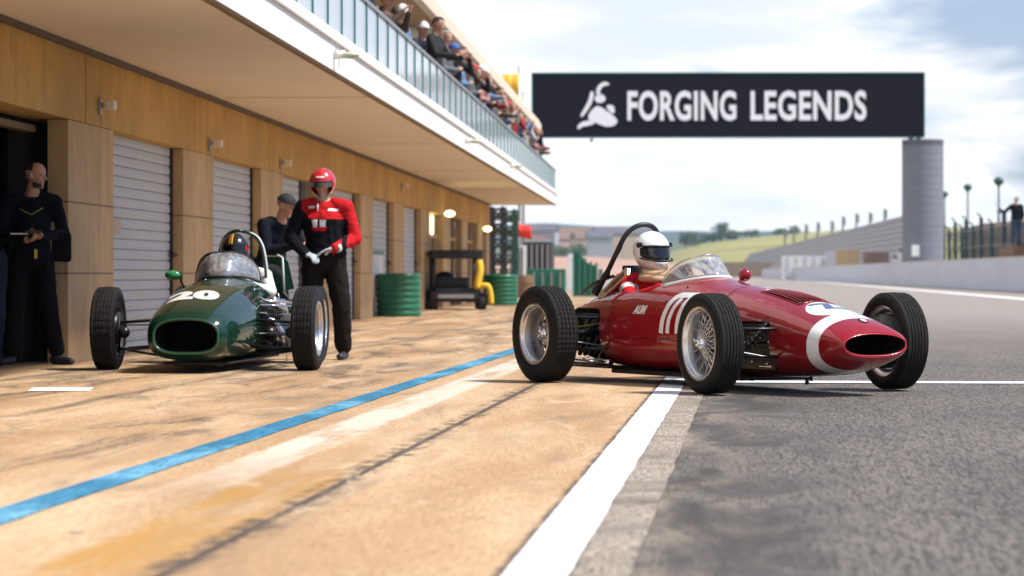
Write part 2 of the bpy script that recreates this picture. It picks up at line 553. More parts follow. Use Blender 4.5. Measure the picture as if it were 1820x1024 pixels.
def asphalt_extra(nt, tc, nz, rng, mix, c):
    # sandy spill over the asphalt edge
    wx = wobble_coord(nt, tc, nz, 0.55, 2.6)
    sp = N(nt, 'ShaderNodeSeparateXYZ'); nt.links.new(tc.outputs['Object'], sp.inputs[0])
    wear = mul(nt, rng(wx, 0.3, 1.1, 1.0, 0.0), rng(nz(1.6, 8.0, (1.1, .35, 1), (3, 3, 0), 0.6, .6).outputs[0], 0.45, 0.6, 0.1, 0.85))
    c = mix(wear, c, (0.36, 0.29, 0.21))
    tyr = mul(nt, rng(wx, 0.40, 0.62), rng(wx, 1.0, 1.5, 1.0, 0.0))
    sx_ = N(nt, 'ShaderNodeMath', operation='MULTIPLY_ADD'); nt.links.new(nz(85.0, 4.0, (1, .075, 1), (4, 4, 0), 0.0, 0.75).outputs[0], sx_.inputs[0]); sx_.inputs[1].default_value = .8; nt.links.new(nz(1.5, 8.0, (1.3, .4, 1), (13, 3, 0), 1.0, .65).outputs[0], sx_.inputs[2])
    c = mix(mul(nt, tyr, rng(sx_.outputs[0], 0.86, 1.06, 0.0, 0.75)), c, (0.032, 0.030, 0.028))
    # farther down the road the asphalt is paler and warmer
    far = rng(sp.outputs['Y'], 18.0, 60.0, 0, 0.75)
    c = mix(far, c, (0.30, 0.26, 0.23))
    return c

M_apron = ground_mat('apron_concrete', (0.44, 0.272, 0.137), (0.14, 0.10, 0.068), (0.60, 0.42, 0.25), big=0.6, extra=apron_extra, streak=(1.7, 0.26, 1), damount=0.75, dark_lo=.53, dark_hi=.76, grain=.20)
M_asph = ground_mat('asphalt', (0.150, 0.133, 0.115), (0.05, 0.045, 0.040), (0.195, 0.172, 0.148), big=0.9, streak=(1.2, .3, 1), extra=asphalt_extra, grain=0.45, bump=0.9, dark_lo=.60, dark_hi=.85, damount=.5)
M_white = ground_mat('white_road_paint', (0.80, 0.80, 0.80), (0.45, 0.42, 0.38), (0.86, 0.87, 0.88), big=1.5, grain=0.14, dark_lo=.52, dark_hi=.72, damount=.6)
M_blue = ground_mat('blue_road_paint', (0.03, 0.20, 0.34), (0.03, 0.09, 0.14), (0.16, 0.42, 0.58), big=1.6, grain=0.3, streak=(1.2, .35, 1), dark_lo=.52, dark_hi=.75)
M_strip = ground_mat('cement_strip', (0.36, 0.30, 0.235), (0.13, 0.11, 0.09), (0.43, 0.37, 0.30), big=1.2, grain=0.4, bump=.6)
M_earth = ground_mat('dry_grass', (0.17, 0.16, 0.055), (0.07, 0.075, 0.03), (0.27, 0.22, 0.09), big=0.03, grain=0.1)

TRK = -math.atan(0.0873)
def sheet(name, x0, x1, y0, y1, z, m, ny=1, kind='structure', loc=(-.664, 0, 0), rz=TRK, wob=0.0):
    b = MB()
    vs, fs = [], []
    for i in range(ny + 1):
        y = lerp(y0, y1, i / ny)
        a = mnoise.noise(Vector((y * 1.7, 3.1, x0))) * wob
        c = mnoise.noise(Vector((y * 2.1, 8.1, x1))) * wob
        vs += [(x0 + a, y, z), (x1 + c, y, z)]
    for i in range(ny):
        fs.append((2 * i, 2 * i + 1, 2 * i + 3, 2 * i + 2))
    b.add(vs, fs)
    o = b.build(name, m, None, loc, (0, 0, rz), merge=0)
    o['kind'] = kind
    return o

sheet('ground', -4000, 4000, -200, 7000, -0.03, M_earth, loc=(0, 0, 0), rz=0)
sheet('road', -60, 15.5, -15, 900, -0.006, M_asph, loc=(0, 0, 0), rz=-math.atan(.0575))
bpy.data.objects['road'].rotation_euler = (0, 0, TRK); bpy.data.objects['road'].location = (-.664, 0, 0)
for v in bpy.data.objects['road'].data.vertices:
    if v.co.x > 0: v.co.x = 22 if v.co.y < 0 else 22 - 0.0298 * 900 * 0 
sheet('apron', -26, -0.0, -12, 110, 0.0, M_apron, ny=60)
sheet('white_line', 0.0, 0.175, -12, 130, 0.004, M_white, ny=700, wob=0.007)
sheet('cement_strip', 0.1755, 0.335, -12, 130, 0.0, M_strip, ny=700, wob=0.010)
sheet('blue_line', -1.885, -1.72, -12, 42, 0.004, M_blue, ny=400, wob=0.010)
sheet('start_line', 0.40, 21, 20.35, 20.72, 0.0, M_white, ny=1)
sheet('edge_line', 0, 0.55, 30, 420, 0.0, M_white, loc=(9.3, 0, 0), rz=-math.atan(.0745))
sheet('paint_mark', 0, .42, 0, 0.55, 0.004, M_white, loc=gnd(48, 696), rz=0.1)
# ------------------------------------------------------------------ pit building
def panel_mat(name, c, seams=()):
    m, nt, b = new_mat(name)
    tc = N(nt, 'ShaderNodeTexCoord')
    def nz(scale, st, loc=(0, 0, 0), det=7):
        mp = N(nt, 'ShaderNodeMapping'); sock(mp, 'Scale', st); sock(mp, 'Location', loc)
        nt.links.new(tc.outputs['Object'], mp.inputs['Vector'])
        n = N(nt, 'ShaderNodeTexNoise'); sock(n, 'Scale', scale); sock(n, 'Detail', det); sock(n, 'Roughness', .6)
        nt.links.new(mp.outputs[0], n.inputs['Vector']); return n.outputs[0]
    def rng(src, lo, hi, a=0.0, bb=1.0):
        r = N(nt, 'ShaderNodeMapRange', interpolation_type='SMOOTHSTEP'); sock(r, 'From Min', lo); sock(r, 'From Max', hi); sock(r, 'To Min', a); sock(r, 'To Max', bb)
        nt.links.new(src, r.inputs['Value']); return r.outputs[0]
    def mix(fac, a, bb):
        x = N(nt, 'ShaderNodeMix', data_type='RGBA')
        for i, s in ((0, fac), (6, a), (7, bb)):
            if isinstance(s, (int, float)): x.inputs[i].default_value = s
            elif isinstance(s, (tuple, list)): x.inputs[i].default_value = col4(s)
            else: nt.links.new(s, x.inputs[i])
        return x.outputs[2]
    cc = mix(rng(nz(1.0, (1, 1, .6)), .35, .65), [x * .82 for x in c], [x * 1.12 for x in c])
    cc = mix(rng(nz(2.2, (2.2, 2.2, .8)), .46, .66, 0, .5), cc, [x * .68 for x in c])
    cc = mix(rng(nz(3.0, (5, 5, .5), (7, 1, 0)), .56, .70, 0, .45), cc, [x * .45 for x in c])
    cc = mix(rng(nz(50.0, (1, 1, 1), (1, 8, 0), 3), .45, .7, 0, .25), cc, [x * 1.3 for x in c])
    cc = mix(rng(nz(9.0, (1, 1, 1), (3, 3, 3)), .6, .75, 0, .3), cc, [x * .5 for x in c])
    sp = N(nt, 'ShaderNodeSeparateXYZ'); nt.links.new(tc.outputs['Object'], sp.inputs[0])
    # board-marked seams, every 0.45 m along the wall
    pp = N(nt, 'ShaderNodeMath', operation='PINGPONG'); nt.links.new(sp.outputs['Y'], pp.inputs[0]); pp.inputs[1].default_value = 0.24
    cc = mix(rng(pp.outputs[0], .003, .010, .18, 0), cc, [x * .35 for x in c])
    for z in seams:
        a = N(nt, 'ShaderNodeMath', operation='SUBTRACT'); nt.links.new(sp.outputs['Z'], a.inputs[0]); a.inputs[1].default_value = z
        ab = N(nt, 'ShaderNodeMath', operation='ABSOLUTE'); nt.links.new(a.outputs[0], ab.inputs[0])
        cc = mix(rng(ab.outputs[0], .005, .010, .85, 0), cc, [x * .2 for x in c])
    # splash dirt at the foot
    cc = mix(rng(sp.outputs['Z'], 0.0, .25, .35, 0), cc, (.16, .11, .07))
    nt.links.new(cc, b.inputs['Base Color']); b.inputs['Roughness'].default_value = .8
    bp = N(nt, 'ShaderNodeBump'); sock(bp, 'Strength', .25); sock(bp, 'Distance', .01)
    nt.links.new(nz(30, (1, 1, 1)), bp.inputs['Height']); nt.links.new(bp.outputs[0], b.inputs['Normal'])
    return m

M_panel = panel_mat('ochre_panel', (0.55, 0.325, 0.09))
M_pillar = panel_mat('ochre_pillar', (0.56, 0.385, 0.19), (1.44, .80))
M_soffit = mat('painted_soffit', (0.78, 0.69, 0.58), .8, var=.06, vscale=1.2)
M_fascia = mat('white_fascia', (0.78, 0.77, 0.74), .6, var=.04, vscale=2, stretch=(1, .3, 3))
M_shut = mat('shutter_metal', (0.50, 0.53, 0.53), .55, metal=.0, var=.07, vscale=2.0, stretch=(1, 3, .6))
M_dark = mat('dark_void', (0.012, 0.011, 0.010), .9, var=.2)
M_dred = mat('dark_red_rack', (0.06, 0.018, 0.012), .7)
M_green_frame = mat('green_metal', (0.02, 0.16, 0.11), .4, var=.1)
M_steel = mat('grey_steel', (0.35, 0.36, 0.37), .4, metal=.6)
M_black = mat('black_metal', (0.015, 0.015, 0.016), .45, spec=.4)
M_rubb = mat('black_rubber', (0.02, 0.02, 0.02), .8)
M_lampw = mat('lamp_white', (0.75, 0.72, 0.6), .4, var=0)
M_lit = mat('lit_lamp', (0.9, 0.85, 0.6), .4, var=0, emit=(1.0, .86, .45, 3.0))
M_brown = mat('balcony_brown', (0.20, 0.13, 0.065), .8, var=.12)
def glass_rail_mat():
    m, nt, b = new_mat('rail_glass')
    b.inputs['Base Color'].default_value = (0.78, 0.80, 0.84, 1)
    b.inputs['Roughness'].default_value = .10
    b.inputs['Specular IOR Level'].default_value = .8
    tr = N(nt, 'ShaderNodeBsdfTransparent'); tr.inputs[0].default_value = (.86, .92, .93, 1)
    mx = N(nt, 'ShaderNodeMixShader'); mx.inputs[0].default_value = .80
    nt.links.new(tr.outputs[0], mx.inputs[1]); nt.links.new(b.outputs[0], mx.inputs[2])
    nt.links.new(mx.outputs[0], nt.nodes['Material Output'].inputs['Surface'])
    return m
M_gl = glass_rail_mat()

BRZ = -math.atan(.0575)
bld = empty('pit_building', (-3.93, 25, 0), BRZ, 'long ochre pit garage building with grey roller shutters and a white edged viewing balcony', 'building')
J0, PER, NJ = 0.3, 5.81, 10
YS, YE = -12.0, 56.9         # along the wall, local
SOF, LIN = 2.86, 2.18
def part(name, mb, m, parent=bld, **kw): return mb.build(name, m, parent, **kw)

joints = [J0 + PER * k for k in range(-2, NJ)]
# upper wall panels between the joints
edges_ = [YS] + joints + [YE]
for a, b2 in zip(edges_[:-1], edges_[1:]):
    q = MB(); q.box(-.40, 0, a + .018, b2 - .018, LIN, SOF - .03, bev=.008)
    part('wall_panel', q, M_panel)
# backing behind joints and shadow gap
q = MB(); q.box(-.30, -.035, YS, YE, LIN + .02, SOF - .002); part('joint_backing', q, M_dark)
# pillars, with a lift joint and reveal
pil = []
for j in joints:
    q = MB(); q.box(-.195, -.006, j - .70, j + 1.30, 0, LIN - .004, bev=.008)
    part('pillar', q, M_pillar); pil.append((j - .70, j + 1.30))
q = MB(); q.box(-.195, -.006, YE - 1.2, YE, 0, LIN - .004, bev=.008); part('pillar', q, M_pillar); pil.append((YE - 1.2, YE))
# roller doors
def shutter(y0, y1, ztop=LIN, zbot=0.0):
    q = MB()
    ns = 21; h = LIN / ns
    prof = []
    z = zbot
    while z < ztop - 1e-3:
        prof += [(-.168, z + .001), (-.168, z + .007), (-.150, z + .012), (-.146, z + h * .5), (-.150, z + h * .96), (-.168, z + h * .985)]
        z += h
    vs, fs = [], []
    for (x, zz) in prof:
        zz = min(zz, ztop)
        vs += [(x, y0, zz), (x, y1, zz)]
    for i in range(len(prof) - 1):
        fs.append((2 * i, 2 * i + 1, 2 * i + 3, 2 * i + 2))
    q.add(vs, fs, 0, False)
    o = part('roller_door', q, M_shut, merge=0)
    g = MB(); g.box(-.21, -.12, y1 - .05, y1 - .003, 0, ztop - .005); g.box(-.21, -.12, y0 + .003, y0 + .04, 0, ztop - .005)
    split_loose(g.build('guide_rail', M_black, o))
    l = MB(); l.box(-.12, -.085, y1 - .16, y1 - .06, .98, 1.03, bev=.006); l.tube([(-.10, y1 - .18, 1.0), (-.06, y1 - .08, 1.0)], .012)
    l.build('lock', M_black, o)
    return o
M_poster = mat('red_poster', (.62, .12, .07), .7, var=.25, vscale=4)
M_paper = mat('white_sheet', (.75, .75, .72), .7, var=.05)
M_yel = mat('yellow_paint', (.75, .50, .03), .5, var=.06)
M_window = mat('dim_window', (.03, .035, .035), .15, var=.1)
for i in range(len(pil) - 1):
    y0, y1 = pil[i][1], pil[i + 1][0]
    k = i - 2           # k = 0 is the first shutter in view
    if y1 < -14: continue
    if k == -1: continue               # open garage
    if k == 2:
        shutter(y0, y0 + 2.75)
        q = MB(); q.box(-.24, -.20, y0 + 2.75, y1, 0, LIN); d = part('side_door', q, M_window)
        q = MB(); q.box(-.20, -.14, y0 + 2.75, y0 + 2.83, 0, LIN); q.box(-.20, -.14, y1 - .3, y1 - .22, 0, LIN); q.build('frame', M_steel, d)
        q = MB(); q.tube([(-.16, y1 - .4, 1.0), (-.12, y1 - .4, 1.0), (-.12, y1 - .55, 1.0)], .015); q.build('handle', M_steel, d)
        continue
    if k in (6, 7, 8):
        q = MB(); q.box(-.24, -.20, y0, y1, 0, LIN); d = part('side_door', q, M_window)
        q = MB(); q.box(-.20, -.15, (y0 + y1) / 2 - .05, (y0 + y1) / 2 + .05, 0, LIN); q.box(-.199, -.151, y0, y1, LIN - .55, LIN - .48); q.build('frame', M_pillar, d)
        if k == 6:
            q = MB(); q.box(-.20, -.19, y0 + .4, y1 - .6, LIN - .47, LIN - .02); q.build('lit_window', M_lit2 if False else M_lit, d)
        continue
    s = shutter(y0, y1)
    if k == 3:
        q = MB(); q.box(-.125, -.12, y0 + .5, y0 + 2.2, .45, 1.0); q.build('poster', M_poster, s)
        q = MB(); q.box(-.124, -.119, y0 + .5, y0 + 2.2, 1.03, 1.40); q.build('poster', M_paper, s)
    if k == 4:
        q = MB(); q.box(-.125, -.12, y0 + .4, y0 + 2.9, .35, 1.15); q.build('poster', M_paper, s)
        q = MB(); q.box(-.118, -.114, y0 + .36, y0 + .46, .35, 1.2); q.box(-.118, -.114, y0 + .47, y0 + 2.9, 1.16, 1.22); q.build('poster_frame', M_green_frame, s)
    if k == 0:
        q = MB(); q.box(-.128, -.122, y0 + .55, y0 + .95, 1.20, 1.34); q.build('faded_label', mat('faded_label', (.55, .42, .33), .7), s)
# open garage interior
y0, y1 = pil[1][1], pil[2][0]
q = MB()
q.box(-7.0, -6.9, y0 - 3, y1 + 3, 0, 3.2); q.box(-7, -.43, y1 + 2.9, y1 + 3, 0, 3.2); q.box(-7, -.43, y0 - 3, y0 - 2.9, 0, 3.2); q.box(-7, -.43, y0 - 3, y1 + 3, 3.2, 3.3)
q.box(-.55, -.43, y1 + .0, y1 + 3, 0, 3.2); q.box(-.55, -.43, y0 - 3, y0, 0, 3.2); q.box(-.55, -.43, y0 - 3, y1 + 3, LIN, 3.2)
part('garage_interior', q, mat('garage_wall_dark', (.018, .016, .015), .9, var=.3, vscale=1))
q = MB(); q.box(-.40, -.30, y0, y1, LIN - .12, LIN - .06)
part('door_head', q, M_brown)
q = MB()
for z in (.5, 1.0, 1.5, 1.9): q.box(-2.4, -1.9, y1 - .2, y1 + 1.6, z, z + .04)
for yy in (y1 - .2, y1 + 1.5): q.box(-2.4, -2.36, yy, yy + .04, 0, 1.95); q.box(-1.94, -1.9, yy, yy + .04, 0, 1.95)
rack = empty('storage_rack', (0, 0, 0), 0, 'dark red storage rack inside the open garage', 'rack')
ro = q.build('frame', M_dred, rack); rack.location = bld.location; rack.rotation_euler = bld.rotation_euler
q = MB(); q.box(-2.3, -2.0, y1, y1 + .5, 1.54, 1.8, bev=.01); q.box(-2.3, -2.0, y1 + .7, y1 + 1.2, 1.04, 1.35, bev=.01); q.build('carton', mat('dull_carton', (.10, .04, .02), .8), rack)

# canopy slab, soffit joints, fascia
q = MB(); q.box(-.45, 1.93, YS, YE - .02, SOF, SOF + .22); part('canopy_soffit', q, M_soffit)
q = MB()
for k in range(-1, 10, 2):
    q = MB(); q.box(.15, 1.85, J0 + PER * k + 1.2, J0 + PER * k + 1.215, SOF - .003, SOF + .01); part('soffit_joint', q, M_brown)
q = MB()
q.box(1.93, 2.0, YS, YE, SOF - .035, SOF + .25, bev=.006)
q.box(1.90, 2.035, YS, YE + .04, SOF + .253, SOF + .36, bev=.01)
q.box(-.4, 1.929, YE - .02, YE + .02, SOF - .035, SOF + .25)
part('fascia', q, M_fascia)
q = MB(); q.box(1.925, 1.985, YS, YE, SOF - .055, SOF - .036); part('drip_edge', q, M_brown)
q = MB(); q.box(-.02, .06, YS, YE, SOF - .05, SOF - .003); part('wall_trim', q, mat('dark_trim', (.10, .07, .045), .7))
# rail
rail = MB()
RZ0, RZ1 = SOF + .37, SOF + .97
XR = 1.94
rail.box(XR - .03, XR + .03, YS, YE, RZ1, RZ1 + .045, bev=.008)
rail.box(XR - .02, XR + .02, YS, YE, RZ0 + .0, RZ0 + .03)
railing = part('balcony_railing', rail, M_steel)
yy = -3.3
M_post = mat('rail_post_green', (0.05, .20, .18), .35, metal=.2, var=.05)
while yy < YE:
    q = MB(); q.box(XR - .025, XR + .025, yy - .012, yy + .012, RZ0 + .03, RZ1 - .001); q.build('post', M_post, railing)
    if yy + 1.17 < YE:
        q = MB(); q.box(XR - .006, XR + .006, yy + .015, yy + 1.155, RZ0 + .035, RZ1 - .01); q.build('glass_panel', M_gl, railing)
    yy += 1.17
# end rail across the far end
q = MB(); q.box(-.2, XR, YE - .03, YE - .005, RZ0, RZ1 + .04); part('end_panel', q, mat('end_panel_grey', (.40, .45, .48), .4))
# upper storey: back wall, roof
q = MB(); q.box(-.5, -.05, YS, YE - 1.0, SOF + .22, 5.06); part('upper_wall', q, M_brown)
q = MB()
for k in range(-2, 10):
    q = MB(); q.box(-.05, -.02, J0 + PER * k, J0 + PER * k + 3.6, SOF + 1.0, 4.6); part('upper_window', q, M_window)
q = MB(); q.box(-.6, 1.42, YS, YE - .6, 5.04, 5.16); part('roof_underside', q, mat('roof_lining_tan', (.42, .29, .17), .8))
q = MB(); q.box(1.42, 1.56, YS, YE - .5, 4.98, 5.20, bev=.02); q.box(1.38, 1.50, YS, YE - .5, 5.20, 5.30, bev=.01)
q.box(-.6, 1.419, YE - .6, YE - .5, 5.0, 5.2)
roof = part('roof', q, mat('cream_roof_edge', (.70, .60, .46), .6))
q = MB(); q.box(-.6, 1.40, YS, YE - .62, 5.165, 5.25); q.build('roof_sheet', M_fascia, roof)
for k in (-1, 0, 1, 2, 3):
    yb = 9.2 + 13.0 * k
    if yb > YE: continue
    q = MB(); q.tube([(-.1, yb, 4.90), (1.48, yb, 4.97)], .13, n=14); part('roof_beam', q, M_fascia)
q = MB()
for k in range(10):
    q = MB(); q.box(.35, .95, -2 + 5.2 * k, .1 + 5.2 * k, 5.02, 5.045); part('ceiling_vent', q, M_dark)
# wall fittings under the canopy
def px_on_wall(px):  # local y for a photo x on the wall plane
    Y = -5.3675 / ((px - 910) / F_PX - .0575)
    return (Y - 25) * 1.0017
for px, py in ((175, 187), (370, 255), (497, 290), (712, 330)):
    yl = px_on_wall(px); Y = 25 + yl; z = CAMH + (HORIZON - py) / F_PX * Y
    q = MB(); q.box(0, .03, yl - .04, yl + .04, z - .09, z + .06, bev=.008); q.box(.03, .13, yl - .02, yl + .02, z - .02, z + .02)
    q.tube([(.02, yl, z - .08), (.03, yl + .01, z - .13), (.03, yl, z - .18)], .006)
    o = part('wall_light', q, M_steel)
    q = MB(); q.box(.06, .16, yl - .05, yl + .09, z - .045, z + .045, bev=.02); q.build('lamp_head', M_lampw, o)
for px, py in ((787, 380), (856, 407)):
    yl = px_on_wall(px); Y = 25 + yl; z = CAMH + (HORIZON - py) / F_PX * Y
    q = MB(); q.box(0, .12, yl - .05, yl + .05, z - .05, z + .05); o = part('wall_light', q, M_steel)
    q = MB(); q.ell((.16, yl, z), (.13, .13, .075)); q.build('lamp_head', M_lit, o)
def px_on_fascia(px):
    # fascia plane X = -3.3295+.0557Y
    Y = -3.37 / ((px - 910) / F_PX - .0572)
    return (Y - 25) * 1.0017
for px, py in ((593, 100), (825, 252), (905, 296)):
    yl = px_on_fascia(px); Y = 25 + yl; z = CAMH + (HORIZON - py) / F_PX * Y
    q = MB(); q.tube([(2.0, yl, z), (2.12, yl, z + .01)], .04, n=12); o = part('fascia_light', q, M_fascia)
    q = MB(); q.ell((2.17, yl, z), (.09, .10, .035)); q.build('lamp_head', mat('pale_green_shade', (.45, .5, .38), .4), o)
    q = MB(); q.tube([(2.02, yl - .04, z + .02), (2.04, yl - .08, z + .09), (2.04, yl, z + .12)], .004, smooth_path=4); q.tube([(2.03, yl + .05, z), (2.04, yl + .12, z - .04), (2.04, yl + .1, z - .13)], .004, smooth_path=4); q.build('cable', M_steel, o)

# ------------------------------------------------------------------ gantry with the big board
def board_local():
    Y = 190.0; s = Y / F_PX
    g = empty('gantry', ((1640 - 910) * s, Y, 0), R(-1.0), 'black track gantry board with white lettering on a round grey tower', 'gantry')
    X = lambda px: (px - 1640) * s
    Z = lambda py: CAMH + (HORIZON - py) * s
    M_board = mat('board_black', (.010, .008, .013), .8, spec=.1, var=.1, vscale=.5)
    q = MB(); q.box(X(945.5), X(1641), -.55, .55, Z(244.5), Z(130.5), bev=.03); q.build('board', M_board, g)
    q = MB()
    t = .06
    for (a, b2, c, d) in ((X(945), X(1641.5), Z(131.2), Z(129.2)), (X(945), X(1641.5), Z(245.6), Z(243.8)), (X(944.6), X(946.2), Z(243.8), Z(131.2)), (X(1640.3), X(1642), Z(243.8), Z(131.2))):
        q.box(a, b2, -.60, -.50, c, d)
    q.build('board_edge', mat('teal_edge', (.02, .16, .14), .5), g)
    # tower of stacked rings
    prof = []
    z = 0.0; r = 36.8 * s
    while z < Z(259) - .1:
        prof += [(z, r), (z + .42, r), (z + .44, r - .02), (z + .48, r - .02), (z + .5, r)]
        z += .5
    prof += [(Z(259), r), (Z(259), 0.01)]
    q = MB(); q.lathe(prof, 64, 'z', M=Matrix.Translation((0, 0, 0)))
    q.build('tower', mat('grey_blue_concrete', (.19, .20, .235), .75, var=.12, vscale=.6, stretch=(1, 1, 4)), g, angle=40)
    q = MB()
    for px in (1619, 1632): q.box(X(px) - .16, X(px) + .16, -.3, .3, Z(259), Z(244.6))
    q.build('bracket', mat('rusty_bracket', (.35, .17, .05), .6), g)
    q = MB(); q.tube([(X(1052), -.3, Z(246)), (X(1052), -.3, Z(250)), (X(1050), -.5, Z(251))], .08); q.build('board_camera', M_black, g)
    # left leg behind the pit building
    q = MB(); q.box(X(945.5) - 6.0, X(945.5) - .01, -.4, .4, Z(236), Z(200)); q.box(X(945.5) - 6.5, X(945.5) - 5.5, -.5, .5, 0, Z(190)); q.build('left_support', M_black, g)
    q = MB(); q.box(X(1616), X(1628.5), -r - .12, -r + .15, Z(456), Z(436)); q.build('notice_plate', M_paper, g)
    M_letter = mat('letter_white', (.88, .87, .90), .6, var=.04)
    # lettering
    for word, xc, xw in (('FORGING', 1211.5, 193), ('LEGENDS', 1436, 205)):
        me = text_mesh(word, 1.0, bold=.028, extrude=.02, spacing=1.06)
        xs = [v.co.x for v in me.vertices]; ys = [v.co.y for v in me.vertices]
        sx = xw * s / (max(xs) - min(xs)); sy = 53.5 * s / (max(ys) - min(ys))
        cx, cy = (max(xs) + min(xs)) / 2, (max(ys) + min(ys)) / 2
        for v in me.vertices: v.co = Vector(((v.co.x - cx) * sx, (v.co.y - cy) * sy, v.co.z))
        me.materials.clear(); me.materials.append(M_letter)
        link('lettering', me, g, (X(xc), -.585, Z(188.5)), (R(90), 0, 0))
    # emblem: a white crouching figure with a curved plume
    def blob(pts, name='emblem'):
        pts = spline([Vector((X(a), 0, Z(b2))) for a, b2 in pts], 4, True)
        q = MB(); n = len(pts)
        q.add([p + Vector((0, -.605, 0)) for p in pts] + [p + Vector((0, -.56, 0)) for p in pts],
              [list(range(n))[::-1]] + [(i, (i + 1) % n, n + (i + 1) % n, n + i) for i in range(n)])
        return q
    allq = MB()
    for pts in (
        [(1083, 149), (1075, 146), (1066, 150), (1060, 160), (1061, 170), (1066, 171), (1067, 161), (1072, 154), (1080, 152)],
        [(1060, 170), (1057, 176), (1061, 182), (1069, 183), (1076, 178), (1074, 171), (1067, 168)],
        [(1050, 163), (1055, 166), (1053, 180), (1047, 192), (1036, 207), (1032, 205), (1040, 190), (1046, 178)],
        [(1052, 196), (1062, 189), (1076, 196), (1092, 208), (1097, 217), (1090, 224), (1076, 225), (1060, 219), (1048, 214), (1046, 206)],
        [(1052, 214), (1056, 220), (1044, 224), (1034, 226), (1029, 230), (1026, 226), (1033, 218), (1044, 215)],
        [(1078, 190), (1084, 187), (1091, 190), (1092, 200), (1086, 201)]):
        q = blob(pts)
        o0 = len(allq.v); allq.v += q.v
        for f in q.f: allq.face([i + o0 for i in f], 0, False)
    allq.build('emblem', M_letter, g)
    return g
board_local()

# ------------------------------------------------------------------ pit wall on the far side of the track
wall = empty('pit_wall', (15.25, 0, 0), BRZ, 'long low pale concrete wall along the far side of the track', 'wall')
M_pit = mat('pale_grey_wall', (.47, .49, .56), .75, var=.10, vscale=.7, stretch=(1, .25, 1))
y = 20.0
while y < 460:
    L = 7.6
    q = MB(); q.box(0, .4, y + .012, y + L - .012, 0, 1.50, bev=.02); q.box(-.05, -.0, y + .012, y + L - .012, 0, .12)
    q.build('wall_segment', M_pit, wall)
    y += L
q = MB(); q.box(-.02, .44, 20, 460, 1.502, 1.55); q.build('coping', mat('coping_tan', (.55, .47, .38), .7), wall)

# bank and mesh fence behind the wall
M_bank = mat('brown_bank', (.16, .10, .065), .9, var=.35, vscale=1.1)
fen = empty('trackside_fence', (16.2, 0, 0), BRZ, 'dark green post fence with bent tops behind the pale wall', 'fence')
M_fpost = mat('fence_teal', (.016, .042, .048), .5)
# fence posts
for k, px in enumerate((1686, 1697, 1709, 1716, 1729, 1743, 1762, 1784, 1809)):
    a = (px - 910) / F_PX
    Y = 16.2 / (a - .0575); yl = Y
    h = 3.3 + .4 * (k % 2)
    q = MB(); q.box(-.09 - .02 * (k > 5), .09, yl - .1, yl + .1, 0, h); q.tube([(0, yl, h - .1), (-.05, yl, h + .12), (-.22, yl, h + .25)], .05, n=6)
    q.build('post', M_fpost, fen)
q = MB()
for z in (2.2, 3.1): q.tube([(0.0, 95, z), (0, 163, z)], .05, n=6)
for i in range(76):
    yl = 97 + i * .85; q.tube([(.05, yl, .4), (.05, yl + 1.7, 3.1)], .016, n=3, caps=False); q.tube([(.05, yl + 1.7, .4), (.05, yl, 3.1)], .016, n=3, caps=False)
q.build('mesh_and_rails', M_fpost, fen)
hd = MB()
rnd = random.Random(3)
pts = []
for i in range(46):
    yl = 95 + i * 1.6
    pts.append((yl, 2.2 + .5 * rnd.random() + (.7 if yl < 150 else .9 + .25 * math.sin(yl * .2)) ))
vs, fs = [], []
for i, (yl, h) in enumerate(pts):
    vs += [(1.2, yl, 0), (1.6 + rnd.random() * .3, yl, h), (5.5, yl, h + .3), (9, yl, 0)]
for i in range(len(pts) - 1):
    for j in range(3): fs.append((4 * i + j, 4 * i + j + 1, 4 * i + 5 + j, 4 * i + 4 + j))
hd.add(vs, fs, 0, True)
o = hd.build('earth_bank', M_bank, None, (16.2, 0, 0), (0, 0, BRZ)); o['kind'] = 'structure'

# street lamps behind the fence
def street_lamp(px, py, Y, label):
    p = at(px, py, Y)
    q = MB(); q.tube([(0, 0, 0), (0, 0, p.z - .2)], [.10, .06], n=8)
    g = empty('street_lamp', (p.x, p.y, 0), 0, label, 'street lamp', 'street lamps behind the fence')
    q.build('pole', M_fpost, g)
    q = MB(); q.ell((0, 0, p.z), (.32, .32, .26), m=0); q.tube([(0, 0, p.z - .35), (0, 0, p.z - .1)], [.08, .2]); q.build('lamp_head', mat('lamp_dark_green', (.02, .08, .05), .4), g)
street_lamp(1775, 322, 170, 'tallest street lamp with round head, rightmost above the fence')
street_lamp(1720, 333, 200, 'street lamp with round head, middle of those above the fence')
street_lamp(1679, 345, 235, 'street lamp half hidden just right of the grey tower')

# ------------------------------------------------------------------ grandstand banks behind the wall on the right
st = empty('grandstand_bank', (27, 0, 0), BRZ, 'long pale sloping concrete spectator terrace behind the pit wall', 'grandstand')
M_terr = mat('terrace_concrete', (.36, .35, .37), .8, var=.12, vscale=.12)
def terrace(x0, x1, y0, y1, z1, steps, m, z0=.4):
    q = MB()
    for i in range(steps):
        a = i / steps
        xa = lerp(x0, x1, a); xb = lerp(x0, x1, (i + 1) / steps)
        za = lerp(z0, z1, (i + 1) / steps)
        q.box(xa, xb - .01, y0, y1, 0, za)
    q.box(x1, x1 + .3, y0, y1, 0, z1 + .5, 1)
    for i in range(steps): q.box(lerp(x0, x1, (i + .55) / steps), lerp(x0, x1, (i + .8) / steps), y0 + 1, y1 - 1, lerp(z0, z1, (i + 1) / steps) + .01, lerp(z0, z1, (i + 1) / steps) + .42, 1)
    return q
M_seat = mat('seat_row_grey', (.27, .26, .28), .8, var=.2)
terrace(0, 9, 428, 1800, 9.2, 12, M_terr).build('terrace', [M_terr, M_seat], st)
q = MB(); q.box(-1.2, -.3, 520, 1800, 0, .9); q.build('front_wall', mat('dark_line', (.10, .09, .085), .8), st)
